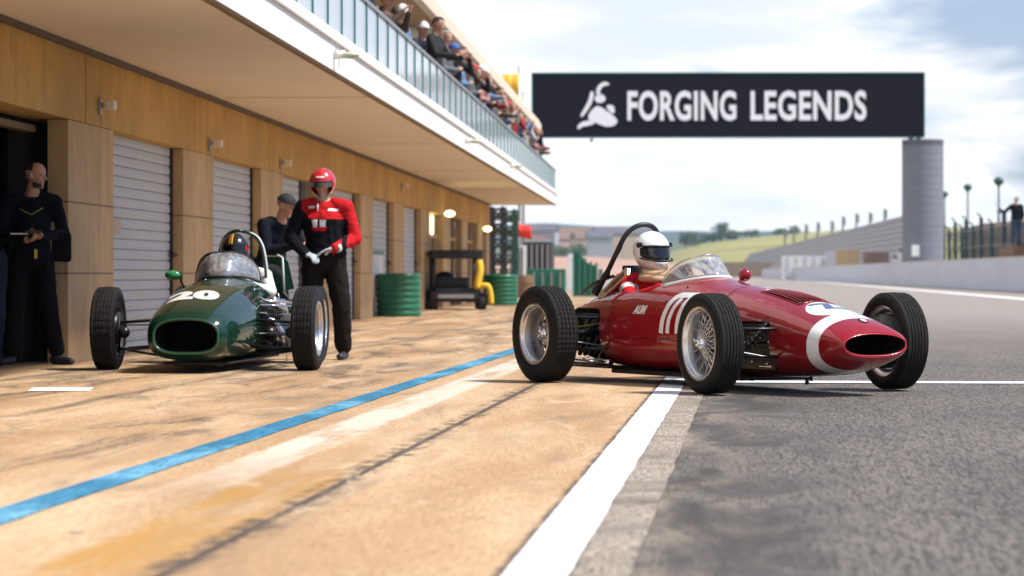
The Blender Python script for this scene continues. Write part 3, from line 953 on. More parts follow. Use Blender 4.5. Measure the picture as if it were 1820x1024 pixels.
terrace(-9.2, -5.2, 232, 520, 5.4, 9, M_terr, .3).build('lower_terrace', [mat('terrace_pale', (.50, .47, .49), .8, var=.15, vscale=.3), M_seat], st)
q = MB(); q.box(-5.19, -4.7, 232, 520, 0, 5.75); q.build('top_beam', mat('beam_brown_grey', (.12, .10, .09), .8), st)
rnd = random.Random(5)
for i, (px, py) in enumerate(((1395, 405), (1411, 400), (1432, 398), (1453, 394), (1478, 392), (1498, 384), (1522, 379), (1546, 377), (1572, 371))):
    a = (px - 910) / F_PX
    Y = 36.5 / (a - .0575); X = a * Y
    top = CAMH + (HORIZON - py) / F_PX * Y
    g = empty('lamp_mast', (X, Y, 0), 0, 'thin mast on the terrace top, %s from the left' % ('first', 'second', 'third', 'fourth', 'fifth', 'sixth', 'seventh', 'eighth', 'ninth')[i], 'mast', 'masts along the terrace top')
    q = MB(); q.tube([(0, 0, 0), (0, 0, top)], Y * .00022 + .08, n=6); q.build('pole', M_fpost, g)
    q = MB(); q.box(-.1, .1 + Y * .0008, -.1, .1, top - Y * .0035, top - Y * .0005); q.build('flag_plate', mat('mast_plate', (.16, .12, .09), .7) if i == 0 else bpy.data.materials['mast_plate'], g)

# field slope left of the terrace
def hillmesh(name, pts, depth, m, seed=0, amp=1.0, nx=60, ny=10):
    """pts: (x, crest height) at the crest; slopes down toward the camera and behind"""
    q = MB(); vs = []
    xs = [p[0] for p in pts]
    for j in range(ny + 1):
        t = j / ny
        yy = (t - .5) * 2 * depth
        for i in range(nx + 1):
            x = lerp(xs[0], xs[-1], i / nx)
            for a, b2 in zip(pts[:-1], pts[1:]):
                if a[0] <= x <= b2[0]: h = lerp(a[1], b2[1], (x - a[0]) / (b2[0] - a[0] + 1e-9)); break
            k = math.cos((t - .5) * PI) ** 1.2 if 0 < t < 1 else 0
            h = max(0, h + amp * mnoise.noise(Vector((x * .01 + seed, yy * .01, 0)))) * k
            vs.append((x, yy, h - .5 * (k == 0)))
    fs = [(j * (nx + 1) + i, j * (nx + 1) + i + 1, (j + 1) * (nx + 1) + i + 1, (j + 1) * (nx + 1) + i) for j in range(ny) for i in range(nx)]
    q.add(vs, fs, 0, True)
    return q
def hill(name, Y, depth, prof, m, seed=0, amp=1.0):
    pts = [((px - 910) / F_PX * Y, CAMH + (HORIZON - py) / F_PX * Y) for px, py in prof]
    o = hillmesh(name, pts, depth, m, seed, amp).build(name, m, None, (0, Y, 0)); o['kind'] = 'structure'
    return o
hill('field_slope', 1350, 200, [(1150, 470), (1200, 446), (1260, 431), (1330, 423), (1400, 415), (1480, 408), (1600, 404), (1800, 404), (2000, 410)], mat('field_yellow_green', (.24, .22, .07), .9, var=.5, vscale=.02, stretch=(1, 4, 1)), 3, 1.2)
hill('far_hill', 3400, 900, [(300, 430), (700, 408), (860, 402), (960, 399), (1060, 402), (1160, 409), (1260, 413), (1400, 414), (1600, 412), (1900, 405), (2300, 420)], mat('hill_green', (.035, .06, .055), .95, var=.3, vscale=.006), 5, 8)
hill('mid_hill', 2100, 500, [(500, 470), (800, 440), (930, 434), (1050, 436), (1150, 432), (1250, 424), (1350, 420), (1500, 425), (1900, 430)], mat('hill_scrub', (.07, .085, .045), .95, var=.35, vscale=.01), 9, 4)
hill('earth_field', 640, 170, [(800, 460), (960, 456), (1060, 455), (1150, 462), (1200, 470)], mat('pink_earth', (.36, .22, .16), .95, var=.25, vscale=.03), 1, .8)
# ------------------------------------------------------------------ shared vehicle pieces
def paint(name, c, flake=.15):
    m, nt, b = new_mat(name)
    tc = N(nt, 'ShaderNodeTexCoord')
    n = N(nt, 'ShaderNodeTexNoise'); sock(n, 'Scale', 2.5); sock(n, 'Detail', 8.0); sock(n, 'Roughness', .7)
    nt.links.new(tc.outputs['Object'], n.inputs['Vector'])
    mx = N(nt, 'ShaderNodeMix', data_type='RGBA'); mx.inputs[6].default_value = col4([x * .8 for x in c]); mx.inputs[7].default_value = col4([x * 1.2 for x in c])
    nt.links.new(n.outputs[0], mx.inputs[0]); nt.links.new(mx.outputs[2], b.inputs['Base Color'])
    b.inputs['Metallic'].default_value = flake
    b.inputs['Roughness'].default_value = .5; b.inputs['Specular IOR Level'].default_value = .08
    b.inputs['Coat Weight'].default_value = 1.0; b.inputs['Coat Roughness'].default_value = .035
    # hand-beaten panels: slow waves in the clearcoat
    n2 = N(nt, 'ShaderNodeTexNoise'); sock(n2, 'Scale', 5.0); sock(n2, 'Detail', 3.0)
    nt.links.new(tc.outputs['Object'], n2.inputs['Vector'])
    bp = N(nt, 'ShaderNodeBump'); sock(bp, 'Strength', .22); sock(bp, 'Distance', .02)
    nt.links.new(n2.outputs[0], bp.inputs['Height'])
    nt.links.new(bp.outputs[0], b.inputs['Coat Normal']); nt.links.new(bp.outputs[0], b.inputs['Normal'])
    # dust low down
    n3 = N(nt, 'ShaderNodeTexNoise'); sock(n3, 'Scale', 9.0); sock(n3, 'Detail', 9.0); sock(n3, 'Roughness', .75)
    nt.links.new(tc.outputs['Object'], n3.inputs['Vector'])
    mr = N(nt, 'ShaderNodeMapRange'); sock(mr, 'From Min', .5); sock(mr, 'From Max', .8); sock(mr, 'To Min', .03); sock(mr, 'To Max', .3)
    nt.links.new(n3.outputs[0], mr.inputs['Value']); nt.links.new(mr.outputs[0], b.inputs['Coat Roughness'])
    return m

M_redp = paint('red_car_paint', (0.25, 0.0025, 0.007), .0)
M_whitep = paint('white_car_paint', (0.78, 0.77, 0.75), 0)
M_greenp = paint('green_car_paint', (0.001, 0.026, 0.013), 0)
M_chrome = mat('polished_chrome', (.75, .75, .76), .12, metal=1.0, var=.06, vscale=20, rvar=.06)
M_alu = mat('satin_aluminium', (.62, .61, .58), .30, metal=.95, var=.12, vscale=12, rvar=.12)
M_rough_alu = mat('cast_aluminium', (.50, .49, .46), .42, metal=.85, var=.2, vscale=18, rvar=.1)
M_tyre = mat('tyre_rubber', (.009, .0088, .009), .62, var=.25, vscale=14, bump=.15, bscale=120, spec=.22, rvar=.1)
M_tread = mat('worn_tread', (.020, .018, .017), .8, var=.5, vscale=20, bump=.5, bscale=160, spec=.15)
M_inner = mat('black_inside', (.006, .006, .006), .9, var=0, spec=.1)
M_barrel = mat('dull_rim_barrel', (.30, .30, .31), .38, metal=.9, var=.3, vscale=10, rvar=.15)
M_oil = mat('oily_black_steel', (.010, .0095, .009), .35, metal=.2, var=.3, vscale=20)
M_whited = mat('white_number_paint', (.80, .80, .78), .35, coat=.5, var=.05)
M_blued = mat('blue_number_paint', (.045, .09, .19), .35, coat=.5, var=.1)

def screen_mat(name, a, tint=(1, 1, 1)):
    m, nt, b = new_mat(name)
    tr = N(nt, 'ShaderNodeBsdfTransparent'); tr.inputs[0].default_value = col4(tint)
    gl = N(nt, 'ShaderNodeBsdfGlossy'); gl.inputs['Roughness'].default_value = .06
    df = N(nt, 'ShaderNodeBsdfDiffuse'); df.inputs[0].default_value = (.8, .82, .84, 1)
    fr = N(nt, 'ShaderNodeFresnel'); fr.inputs[0].default_value = 1.55
    ad = N(nt, 'ShaderNodeMath', operation='MAXIMUM'); nt.links.new(fr.outputs[0], ad.inputs[0]); ad.inputs[1].default_value = a
    m1 = N(nt, 'ShaderNodeMixShader'); nt.links.new(ad.outputs[0], m1.inputs[0]); nt.links.new(tr.outputs[0], m1.inputs[1]); nt.links.new(gl.outputs[0], m1.inputs[2])
    tcx = N(nt, 'ShaderNodeTexCoord'); nz = N(nt, 'ShaderNodeTexNoise'); sock(nz, 'Scale', 30.0); sock(nz, 'Detail', 8.0); sock(nz, 'Roughness', .8)
    nt.links.new(tcx.outputs['Object'], nz.inputs['Vector'])
    mr = N(nt, 'ShaderNodeMapRange'); sock(mr, 'From Min', .45); sock(mr, 'From Max', .75); sock(mr, 'To Min', .10); sock(mr, 'To Max', .45)
    nt.links.new(nz.outputs[0], mr.inputs['Value'])
    m2 = N(nt, 'ShaderNodeMixShader'); nt.links.new(mr.outputs[0], m2.inputs[0]); nt.links.new(m1.outputs[0], m2.inputs[1]); nt.links.new(df.outputs[0], m2.inputs[2])
    nt.links.new(m2.outputs[0], nt.nodes['Material Output'].inputs['Surface'])
    return m
M_screen = screen_mat('perspex_screen', .22)

def tyre_mesh(Rr, wd, rim, ribs=5, zig=0.0, n=160, blocks=0):
    """outer side faces -y"""
    prof = []   # (axial fraction, radius, mat, zigzag?)
    h = Rr - rim
    left = [(-.36, rim - .012, 0), (-.43, rim + .002, 0), (-.475, rim + .10 * h, 0), (-.515, rim + .30 * h, 0), (-.53, rim + .47 * h, 0), (-.525, rim + .62 * h, 0),
            (-.505, rim + .74 * h, 0), (-.500, rim + .75 * h, 0), (-.470, rim + .86 * h, 0), (-.44, rim + .93 * h, 0), (-.405, rim + .975 * h, 1)]
    for a, r, m_ in left: prof.append((a * wd, r, m_, 0))
    tw = .78 * wd; rw = tw / ribs
    for i in range(ribs):
        a0 = -tw / 2 + i * rw; a1 = a0 + rw
        g = .13 * rw
        crown = lambda a: Rr - .05 * h * (2 * a / tw) ** 2
        prof += [(a0 + g, crown(a0), 1, 1), (a1 - g, crown(a1), 1, 1)]
        if i < ribs - 1:
            prof += [(a1 - g + .001, Rr - .011, 1, 1), (a1 + g - .001, Rr - .011, 1, 1)]
    for a, r, m_ in reversed(left): prof.append((-a * wd, r, m_, 0))
    q = MB()
    for (a, r, m_, z) in prof:
        for j in range(n):
            an = 2 * PI * j / n
            aa = a
            rr = r
            if z and zig: aa += zig * (abs((j % 6) - 3) - 1.5) / 1.5
            if z and blocks and (j % blocks == 0) and r > Rr - .008: rr = r - .005
            if m_ == 0 and abs(a) > .43 * wd and r > rim + .80 * h and j % 4 < 1: rr = r - .004
            q.v.append(Vector((rr * math.cos(an), aa, rr * math.sin(an))))
    for i in range(len(prof) - 1):
        for j in range(n):
            j2 = (j + 1) % n
            q.face([i * n + j2, i * n + j, (i + 1) * n + j, (i + 1) * n + j2], prof[i][2], True)
    me = q.mesh('tyre', [M_tyre, M_tread], merge=0)
    me.set_sharp_from_angle(angle=R(38))
    return me

def rim_mesh(rim, wd, depth_face=None, m=None):
    q = MB()
    a0 = -.43 * wd
    prof = [(a0 + .012, rim + .012), (a0 - .004, rim + .014), (a0 - .010, rim + .008), (a0 - .010, rim - .002), (a0 - .002, rim - .009), (a0 + .012, rim - .014),
            (a0 + .022, rim - .022), (a0 + .03, rim - .032), (.02 * wd, rim - .042), (.30 * wd, rim - .035), (-a0, rim - .008), (-a0 + .006, rim + .006)]
    q.lathe(prof, 96, 'y', mats=[0] * 6 + [1] * 3 + [0] * 2)
    return q

def wire_wheel(parent, pos, Rr, wd, rim, outside, steer=0.0, camber=0.0, ribs=6):
    """outside: -1 = outer face to -y, +1 = to +y"""
    rot = (0, camber, steer) if outside < 0 else (0, camber, steer + PI)
    me = rim_mesh(rim, wd).mesh('rim', [M_alu, M_barrel])
    wh = link('wheel', me, parent, pos, rot)
    link('tyre', TY[(Rr, wd)], wh)
    q = MB()
    ho, hi = -.36 * wd - .005, .22 * wd
    rsp = rim - .034
    for (ha, hr, ra, cnt, off, tw_) in ((ho, .036, -.10 * wd, 20, 0, .95), (ho + .012, .036, .10 * wd, 20, .5, -.95), (hi, .048, -.02 * wd, 16, .25, .7), (hi, .048, -.14 * wd, 16, .75, -.7)):
        for k in range(cnt):
            an = 2 * PI * (k + off) / cnt
            a2 = an + tw_
            p = Vector((hr * math.cos(a2), ha, hr * math.sin(a2))); r_ = Vector((rsp * math.cos(an), ra, rsp * math.sin(an)))
            q.tube([p, r_], .0026, n=5, caps=False)
    q.build('spokes', M_chrome, wh)
    q = MB()
    q.lathe([(hi + .02, .02), (hi + .02, .058), (hi - .005, .058), (hi - .01, .038), (ho + .02, .034), (ho + .018, .042), (ho + .004, .044), (ho, .030), (ho - .022, .026), (ho - .034, .020), (ho - .036, .0)], 32, 'y')
    for s in (0, PI):    # two-eared spinner
        M_ = Matrix.Rotation(s + .5, 4, 'Y')
        q.tube([M_ @ Vector((.015, ho - .02, 0)), M_ @ Vector((.045, ho - .026, 0)), M_ @ Vector((.068, ho - .018, 0))], [.013, .010, .006], n=8)
    q.build('hub_nut', M_chrome, wh)
    q = MB()
    prof = [(.14 * wd, .0), (.14 * wd, rim - .07)]
    for k in range(6): prof += [(.14 * wd + .012 * k, rim - .05), (.14 * wd + .012 * k + .005, rim - .05), (.14 * wd + .012 * k + .006, rim - .06), (.14 * wd + .012 * k + .011, rim - .06)]
    prof.append((.14 * wd + .08, 0))
    q.lathe(prof, 48, 'y'); q.build('brake_drum', M_oil, wh)
    return wh

def dish_wheel(parent, pos, Rr, wd, rim, outside, steer=0.0):
    rot = (0, 0, steer) if outside < 0 else (0, 0, steer + PI)
    me = rim_mesh(rim, wd).mesh('rim', [M_alu, M_barrel])
    wh = link('wheel', me, parent, pos, rot)
    link('tyre', TY[(Rr, wd)], wh)
    # cast centre, six windows
    q = MB()
    n = 96; rings = []
    prof = [(.10 * wd, rim - .034), (.13 * wd, rim - .055), (.10 * wd, rim - .08), (.02 * wd, .085), (-.04 * wd, .062), (-.06 * wd, .05), (-.06 * wd, .02)]
    for a, r in prof:
        for j in range(n): q.v.append(Vector((r * math.cos(2 * PI * j / n), a, r * math.sin(2 * PI * j / n))))
    for i in range(len(prof) - 1):
        for j in range(n):
            if i == 2 and (j % 16) in range(3, 13): continue
            j2 = (j + 1) % n
            q.face([i * n + j2, i * n + j, (i + 1) * n + j, (i + 1) * n + j2], 0, True)
    o = q.build('wheel_disc', M_rough_alu, wh)
    q = MB()
    q.lathe([(-.05 * wd, .045), (-.12 * wd, .042), (-.14 * wd, .028), (-.24 * wd, .024), (-.26 * wd, .0)], 24, 'y')
    for k in range(3):
        M_ = Matrix.Rotation(2 * PI * k / 3 + .4, 4, 'Y')
        q.tube([M_ @ Vector((.012, -.20 * wd, 0)), M_ @ Vector((.055, -.19 * wd, 0))], [.012, .008], n=8)
    for k in range(6):
        an = 2 * PI * k / 6 + .5
        q.lathe([(0, .009), (-.015, .009), (-.016, 0)], 8, 'y', M=Matrix.Translation((.07 * math.cos(an), 0, .07 * math.sin(an))))
    q.build('hub_nut', M_chrome, wh)
    q = MB(); q.lathe([(.22 * wd, 0), (.22 * wd, .135), (.5 * wd, .135), (.5 * wd, 0)], 40, 'y'); q.build('brake_drum', M_oil, wh)
    return wh

TY = {}
TY[(.335, .185)] = tyre_mesh(.335, .185, .237, ribs=6, n=180)
TY[(.355, .20)] = tyre_mesh(.355, .20, .215, ribs=5, zig=.0035, n=180, blocks=3)
TY[(.345, .19)] = tyre_mesh(.345, .19, .215, ribs=5, zig=.002, n=180, blocks=5)

def loft(stations, nth=72, step=.035, nu=2.25, nl=2.6, caps=True, ring=None, inner=None):
    """stations (x, w, zb, zc, zt); inner: list of extra explicit rings (x,w,zb,zc,zt) after the front lip"""
    xs = [s[0] for s in stations]
    x0, x1 = min(xs), max(xs)
    n = int((x1 - x0) / step) + 1
    X = [x0 + (x1 - x0) * i / n for i in range(n + 1)]
    if ring:
        for r_ in ring:
            X.append(r_)
        X = sorted(set(X))
        X = [x for i, x in enumerate(X) if x in ring or all(abs(x - r_) > .012 for r_ in ring)]
    rows = [(x,) + tuple(interp(stations, x)) for x in X] + (inner or [])
    q = MB()
    for (x, w, zb, zc, zt) in rows:
        for j in range(nth):
            th = 2 * PI * j / nth
            c, s = math.cos(th), math.sin(th)
            e = 2 / (nu if s > 0 else nl)
            y = w * math.copysign(abs(c) ** (2 / (nu if s > 0 else nl)), c)
            z = zc + (zt - zc if s > 0 else zc - zb) * math.copysign(abs(s) ** e, s)
            q.v.append(Vector((x, y, z)))
    for i in range(len(rows) - 1):
        xm = (rows[i][0] + rows[i + 1][0]) / 2
        mi = 0
        if ring and i < len(X) - 1 and ring[0] < xm < ring[1]: mi = 1
        if inner and i >= len(X) + 0: mi = 2
        for j in range(nth):
            j2 = (j + 1) % nth
            q.face([i * nth + j, i * nth + j2, (i + 1) * nth + j2, (i + 1) * nth + j], mi, True)
    q.face([j for j in range(nth)][::-1], 0, False)
    k = (len(rows) - 1) * nth
    q.face([k + j for j in range(nth)], 2 if inner else 0, False)
    return q

def cut(me, cutters, name='body'):
    """boolean difference with dark-lined cavities"""
    o = link('tmpb', me)
    cs = []
    for cme in cutters:
        c = link('tmpc', cme); cs.append(c)
        md = o.modifiers.new('b', 'BOOLEAN'); md.operation = 'DIFFERENCE'; md.object = c; md.solver = 'EXACT'
        try: md.material_mode = 'TRANSFER'
        except Exception: pass
    out = eval_mesh(o, name)
    for c in cs: bpy.data.objects.remove(c)
    bpy.data.objects.remove(o)
    return out

def rbox(x0, x1, y0, y1, z0, z1, r, m, axis=None, seg=6):
    bm = bmesh.new(); bmesh.ops.create_cube(bm, size=1)
    for v in bm.verts: v.co = Vector(((x0 + x1) / 2 + v.co.x * (x1 - x0), (y0 + y1) / 2 + v.co.y * (y1 - y0), (z0 + z1) / 2 + v.co.z * (z1 - z0)))
    es = bm.edges[:]
    if axis is not None:
        ax = Vector(((1, 0, 0), (0, 1, 0), (0, 0, 1))[axis])
        es = [e for e in es if abs((e.verts[0].co - e.verts[1].co).normalized().dot(ax)) > .9]
    bmesh.ops.bevel(bm, geom=es, offset=r, segments=seg, profile=.5, affect='EDGES')
    me = bpy.data.meshes.new('cutter'); bm.to_mesh(me); bm.free(); me.materials.append(m)
    return me

def helmet_meshes(kind):
    """local frame: x forward, z up, centre of the head at origin. returns dict name->MB"""
    out = {}
    n, k = 72, 48
    def pos(az, el, off=0.0):
        ce, se = math.cos(el), math.sin(el)
        rx = .138 if math.cos(az) > 0 else .150
        p = Vector((rx * ce * math.cos(az), .124 * ce * math.sin(az), .138 * se))
        if se < 0: p.z *= 1.02
        # chin bar pushes forward and down on a full-face helmet
        if kind == 'full':
            f = max(0, math.cos(az)) ** 1.4 * max(0, -se) ** .7
            p.x += .050 * f; p.z -= .018 * f
        if se < -.2:
            p.y *= 1 - .15 * (-.2 - se); 
        return p * (1 + off)
    def inside(az, el):
        az = (az + PI) % (2 * PI) - PI
        if kind == 'full':
            top, bot = R(17), R(-27)
            lim = R(74)
            if abs(az) > lim: return False
            t = (abs(az) / lim) ** 3
            return bot + (R(13)) * t < el < top - R(7) * t
        else:
            lim = R(62)
            if abs(az) > lim: return False
            t = (abs(az) / lim) ** 4
            return el < R(14) - R(8) * t
    q = MB(); sh = MB()
    for i in range(k + 1):
        el = lerp(R(-62), PI / 2, i / k)
        for j in range(n):
            q.v.append(pos(2 * PI * j / n, el)); sh.v.append(pos(2 * PI * j / n, el, -.012))
    for i in range(k):
        el = lerp(R(-62), PI / 2, (i + .5) / k)
        for j in range(n):
            az = 2 * PI * (j + .5) / n
            j2 = (j + 1) % n
            f = [i * n + j, i * n + j2, (i + 1) * n + j2, (i + 1) * n + j]
            (sh if inside(az, el) else q).face(f, 0, True)
    out['shell'] = q; out['visor'] = sh
    return out

def solidify(o, t):
    md = o.modifiers.new('s', 'SOLIDIFY'); md.thickness = t; md.offset = -1
    me = eval_mesh(o, o.name)
    o.modifiers.clear(); o.data = me
    return o

# ------------------------------------------------------------------ the red car
TH = math.atan2(-.881, .473)
red = empty('racing_car', (1.99, 18.67, 0), TH, 'red single seat vintage racing car with a white nose band and wire wheels, front right', 'racing car', 'vintage single seat racing cars')
RS = [(.800, .250, .250, .335, .415), (.785, .268, .236, .333, .434), (.74, .286, .212, .33, .458), (.66, .303, .180, .326, .488), (.55, .315, .150, .325, .518),
      (.40, .325, .125, .328, .552), (.2, .333, .108, .335, .594), (0, .337, .098, .345, .633), (-.3, .350, .092, .36, .680), (-.6, .355, .09, .37, .712),
      (-.85, .374, .09, .38, .735), (-1.05, .386, .09, .385, .768), (-1.3, .398, .09, .39, .785), (-1.6, .408, .09, .39, .79), (-1.9, .408, .09, .39, .775), (-2.15, .385, .10, .39, .74),
      (-2.4, .345, .115, .40, .695), (-2.65, .29, .14, .41, .63), (-2.9, .22, .18, .42, .56), (-3.1, .15, .26, .42, .50), (-3.2, .08, .34, .42, .46)]
inner = [(.797, .240, .264, .336, .404), (.785, .230, .268, .336, .400), (.70, .222, .262, .336, .405), (.25, .19, .25, .34, .41)]
bq = loft(RS, 96, .03, 2.15, 2.5, ring=(.475, .60), inner=inner)
bme = bq.mesh('body', [M_redp, M_whitep, M_inner])
full_bvh = None
def bvh_of(me):
    return BVHTree.FromPolygons([v.co.copy() for v in me.vertices], [list(p.vertices) for p in me.polygons])
full_bvh = bvh_of(bme)
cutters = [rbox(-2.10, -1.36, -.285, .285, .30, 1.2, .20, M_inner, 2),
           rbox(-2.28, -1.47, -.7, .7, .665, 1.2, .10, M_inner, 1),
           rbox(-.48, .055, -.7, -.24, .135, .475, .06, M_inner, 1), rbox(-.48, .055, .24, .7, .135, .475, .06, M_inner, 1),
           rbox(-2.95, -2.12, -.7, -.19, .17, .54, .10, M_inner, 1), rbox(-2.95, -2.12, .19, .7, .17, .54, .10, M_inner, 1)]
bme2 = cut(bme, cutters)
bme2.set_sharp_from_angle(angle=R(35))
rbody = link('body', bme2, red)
bvh = bvh_of(bme2)
# bright mouth rim
q = MB(); pts = []
for j in range(64):
    th = 2 * PI * j / 64; c, s = math.cos(th), math.sin(th)
    e = 2 / (2.15 if s > 0 else 2.5)
    pts.append(Vector((.797, .245 * math.copysign(abs(c) ** e, c), .336 + (.070 if s > 0 else .075) * math.copysign(abs(s) ** e, s))))
q.tube(pts, .005, n=8, closed=True); q.build('mouth_rim', mat('bright_red_trim', (.55, .01, .015), .25, coat=1), red)
# hood louvres: long ribs over a dark opening, fanned a little towards the nose
lv = MB(); gp = MB(); NR = 9
def top_at(x, y):
    h = bvh.ray_cast(Vector((x, y, 2)), Vector((0, 0, -1)))[0]
    return h
def lv_y(x, u): return u * lerp(.118, .135, (x + .36) / .48)
for i in range(17):
    x = lerp(-.36, .12, i / 16)
    for j in range(13): gp.v.append(top_at(x, lv_y(x, lerp(-1, 1, j / 12))) + Vector((0, 0, .0016)))
for i in range(16):
    for j in range(12): gp.face([i * 13 + j, (i + 1) * 13 + j, (i + 1) * 13 + j + 1, i * 13 + j + 1], 0, True)
for k in range(NR):
    u = lerp(-.9, .9, k / (NR - 1)); pts = []
    for i in range(13):
        x = lerp(-.35, .11, i / 12); y = lv_y(x, u)
        pts.append(top_at(x, y) + Vector((0, 0, .001 + .009 * math.sin(PI * min(1, max(0, i / 12))) ** .5)))
    lv.tube(pts, [.003, .0065, .0065, .003], n=8)
fr_ = [top_at(x, lv_y(x, u)) + Vector((0, 0, .002)) for x, u in [(lerp(-.37, .13, t / 12), -1.06) for t in range(13)] + [(.13, lerp(-1.06, 1.06, t / 8)) for t in range(1, 9)] + [(lerp(.13, -.37, t / 12), 1.06) for t in range(1, 13)] + [(-.37, lerp(1.06, -1.06, t / 8)) for t in range(1, 8)]]
lv.tube(fr_, .005, n=6, closed=True)
go = gp.build('louvre_opening', M_inner, red, merge=0)
lv.build('hood_louvres', M_redp, red, merge=0)
def strip_decal(name, pts, wd, m, D, parent, off=.002):
    pts = [Vector(p) for p in pts]; v = []
    bb = bvh
    L, Rr = [], []
    D = Vector(D).normalized()
    q = MB()
    for i, p in enumerate(pts):
        d = (pts[min(i + 1, len(pts) - 1)] - pts[max(i - 1, 0)]).normalized()
        s = d.cross(D).normalized() * wd / 2
        hs = [bb.ray_cast(p + s * t, D) for t in (-1, 1)]
        if any(h[0] is None for h in hs): continue
        for h in hs:
            nr = -h[1] if h[1].dot(D) > 0 else h[1]
            q.v.append(h[0] + nr * off)
    for i in range(len(q.v) // 2 - 1): q.face([2 * i, 2 * i + 1, 2 * i + 3, 2 * i + 2], 0, True)
    return q.build(name, m, parent, merge=0)
for x in (-.62,):
    strip_decal('panel_seam', [Vector((x, lerp(-.33, .33, t / 24), 2)) for t in range(25)], .004, M_inner, (0, 0, -1), red)
# side seams
strip_decal('panel_seam', [Vector((-1.18 - .10 * math.sin(t / 16 * PI) * .4 - .05 * t / 16, -2, lerp(.60, .14, t / 16))) for t in range(17)], .004, M_inner, (0, 1, 0), red)
strip_decal('panel_seam', [Vector((lerp(-.55, -1.9, t / 30), -2, .33 + .01 * math.sin(t))) for t in range(31)], .004, M_inner, (0, 1, 0), red)
strip_decal('panel_seam', [Vector((-1.95, -2, lerp(.62, .14, t / 16))) for t in range(17)], .004, M_inner, (0, 1, 0), red)
q = MB()
for t in range(22):
    for z in (.345,):
        h, nr, _, _ = bvh.ray_cast(Vector((lerp(-.6, -1.9, t / 21), -2, z)), Vector((0, 1, 0)))
        if h is not None: q.ell(h, (.005, .003, .005), 8, 5)
for t in range(26):
    for x in (-.635, -.605):
        h = bvh.ray_cast(Vector((x, lerp(-.30, .30, t / 25), 2)), Vector((0, 0, -1)))[0]
        if h is not None: q.ell(h, (.0035, .0035, .002), 6, 4)
for t in range(12):
    h = bvh.ray_cast(Vector((-1.93, -2, lerp(.58, .16, t / 11))), Vector((0, 1, 0)))[0]
    if h is not None: q.ell(h, (.004, .002, .004), 6, 4)
for (x, z) in ((-1.42, .735), (-1.12, .70), (-1.9, .60), (-1.25, .6)):
    h, nr, _, _ = bvh.ray_cast(Vector((x, -2, z)), Vector((0, 1, 0)))
    if h is not None: q.ell(h, (.011, .006, .011), 12, 6)
q.build('rivets', M_oil, red)
# numbers and writing on the flank; +x is forward, so text reads towards +x seen from -y
U, V, D = Vector((1, 0, 0)), Vector((0, 0, 1)), Vector((0, 1, 0))
def arch(x0, x1, z0, z1, t):
    """a tall round topped leg pair as polygons"""
    return []
num = []
def quadstrip(pts, wds):
    polys = []
    for i in range(len(pts) - 1):
        p, r_ = Vector(pts[i]), Vector(pts[i + 1]); d = (r_ - p).normalized(); s = Vector((-d.y, d.x))
        p0 = (Vector(pts[i]) - Vector(pts[i - 1])).normalized() if i else d
        sp = Vector((-p0.y, p0.x)); sa = ((s + sp) / 2); 
        n2 = (Vector(pts[i + 2]) - r_).normalized() if i + 2 < len(pts) else d
        sb = (s + Vector((-n2.y, n2.x))) / 2
        polys.append([tuple(p - sa * wds[i] / 2), tuple(p + sa * wds[i] / 2), tuple(r_ + sb * wds[i + 1] / 2), tuple(r_ - sb * wds[i + 1] / 2)])
    return polys
outl = [(-.135, -.14), (-.12, -.03), (-.095, .06), (-.06, .11), (-.01, .13), (.10, .13), (.17, .13)]
num += quadstrip(outl, [.05, .05, .05, .045, .04, .035, .035])
num += quadstrip([(-.055, -.14), (-.045, -.04), (-.02, .04), (.01, .085), (.03, .11)], [.045, .045, .04, .035, .03])
num += quadstrip([(.06, -.14), (.065, -.02), (.08, .06), (.11, .11)], [.045, .045, .04, .03])
decal('race_number', num, (-1.10, -1.5, .515), U, V, D, bvh, M_whited, red, maxlen=.025)
decal('door_lettering', text_mesh('AUM', .078, bold=.005, shear=.35, xscale=.85, spacing=1.08), (-1.545, -1.5, .535), U, V, D, bvh, M_whited, red, maxlen=.015)
# hood number, read from in front of the car
decal('hood_number', [[(-.11, .05), (.05, .05), (.07, .085), (-.10, .085)], [(-.01, .05), (.05, .05), (.02, -.04), (-.05, -.04)], [(-.06, -.075), (.12, -.075), (.12, -.04), (-.055, -.04)]],
      (.27, -.01, 1.2), (0, 1, 0), (-1, 0, 0), (0, 0, -1), bvh, M_blued, red, off=.0035, maxlen=.02)
decal('hood_glare_patch', [[(.19 * math.cos(2 * PI * t / 40), .185 * math.sin(2 * PI * t / 40)) for t in range(40)]], (.33, 0, 1.2), (0, 1, 0), (-1, 0, 0), (0, 0, -1), bvh, M_whitep, red, off=.0018, maxlen=.025)  # broad white sky glare on the hood, painted as a decal under the number
# nose badge
pts = [(.030 * math.cos(2 * PI * t / 24), .042 * math.sin(2 * PI * t / 24)) for t in range(24)]
bdg = decal('nose_badge', [pts], (.655, 0, 1.2), (0, 1, 0), (-1, 0, 0), (0, 0, -1), bvh, M_black, red, off=.003, maxlen=.02)
pts = [(.007 + .019 * math.cos(2 * PI * t / 20), .0 + .028 * math.sin(2 * PI * t / 20)) for t in range(20)]
decal('badge_centre', [pts], (.655, 0, 1.2), (0, 1, 0), (-1, 0, 0), (0, 0, -1), bvh, M_whited, bdg, off=.0045, maxlen=.02)
# chin scoop and jacking lugs
q = MB(); q.tube([(.16, -.10, .10), (.16, -.10, .055)], .014); q.tube([(-.42, -.16, .10), (-.42, -.16, .06)], .012); q.tube([(-.2, .18, .10), (-.2, .18, .06)], .012); split_loose(q.build('jacking_lug', M_black, red))
q = MB(); q.box(-2.1, -.35, -.30, .30, .065, .10, bev=.012); q.build('undertray', M_oil, red)
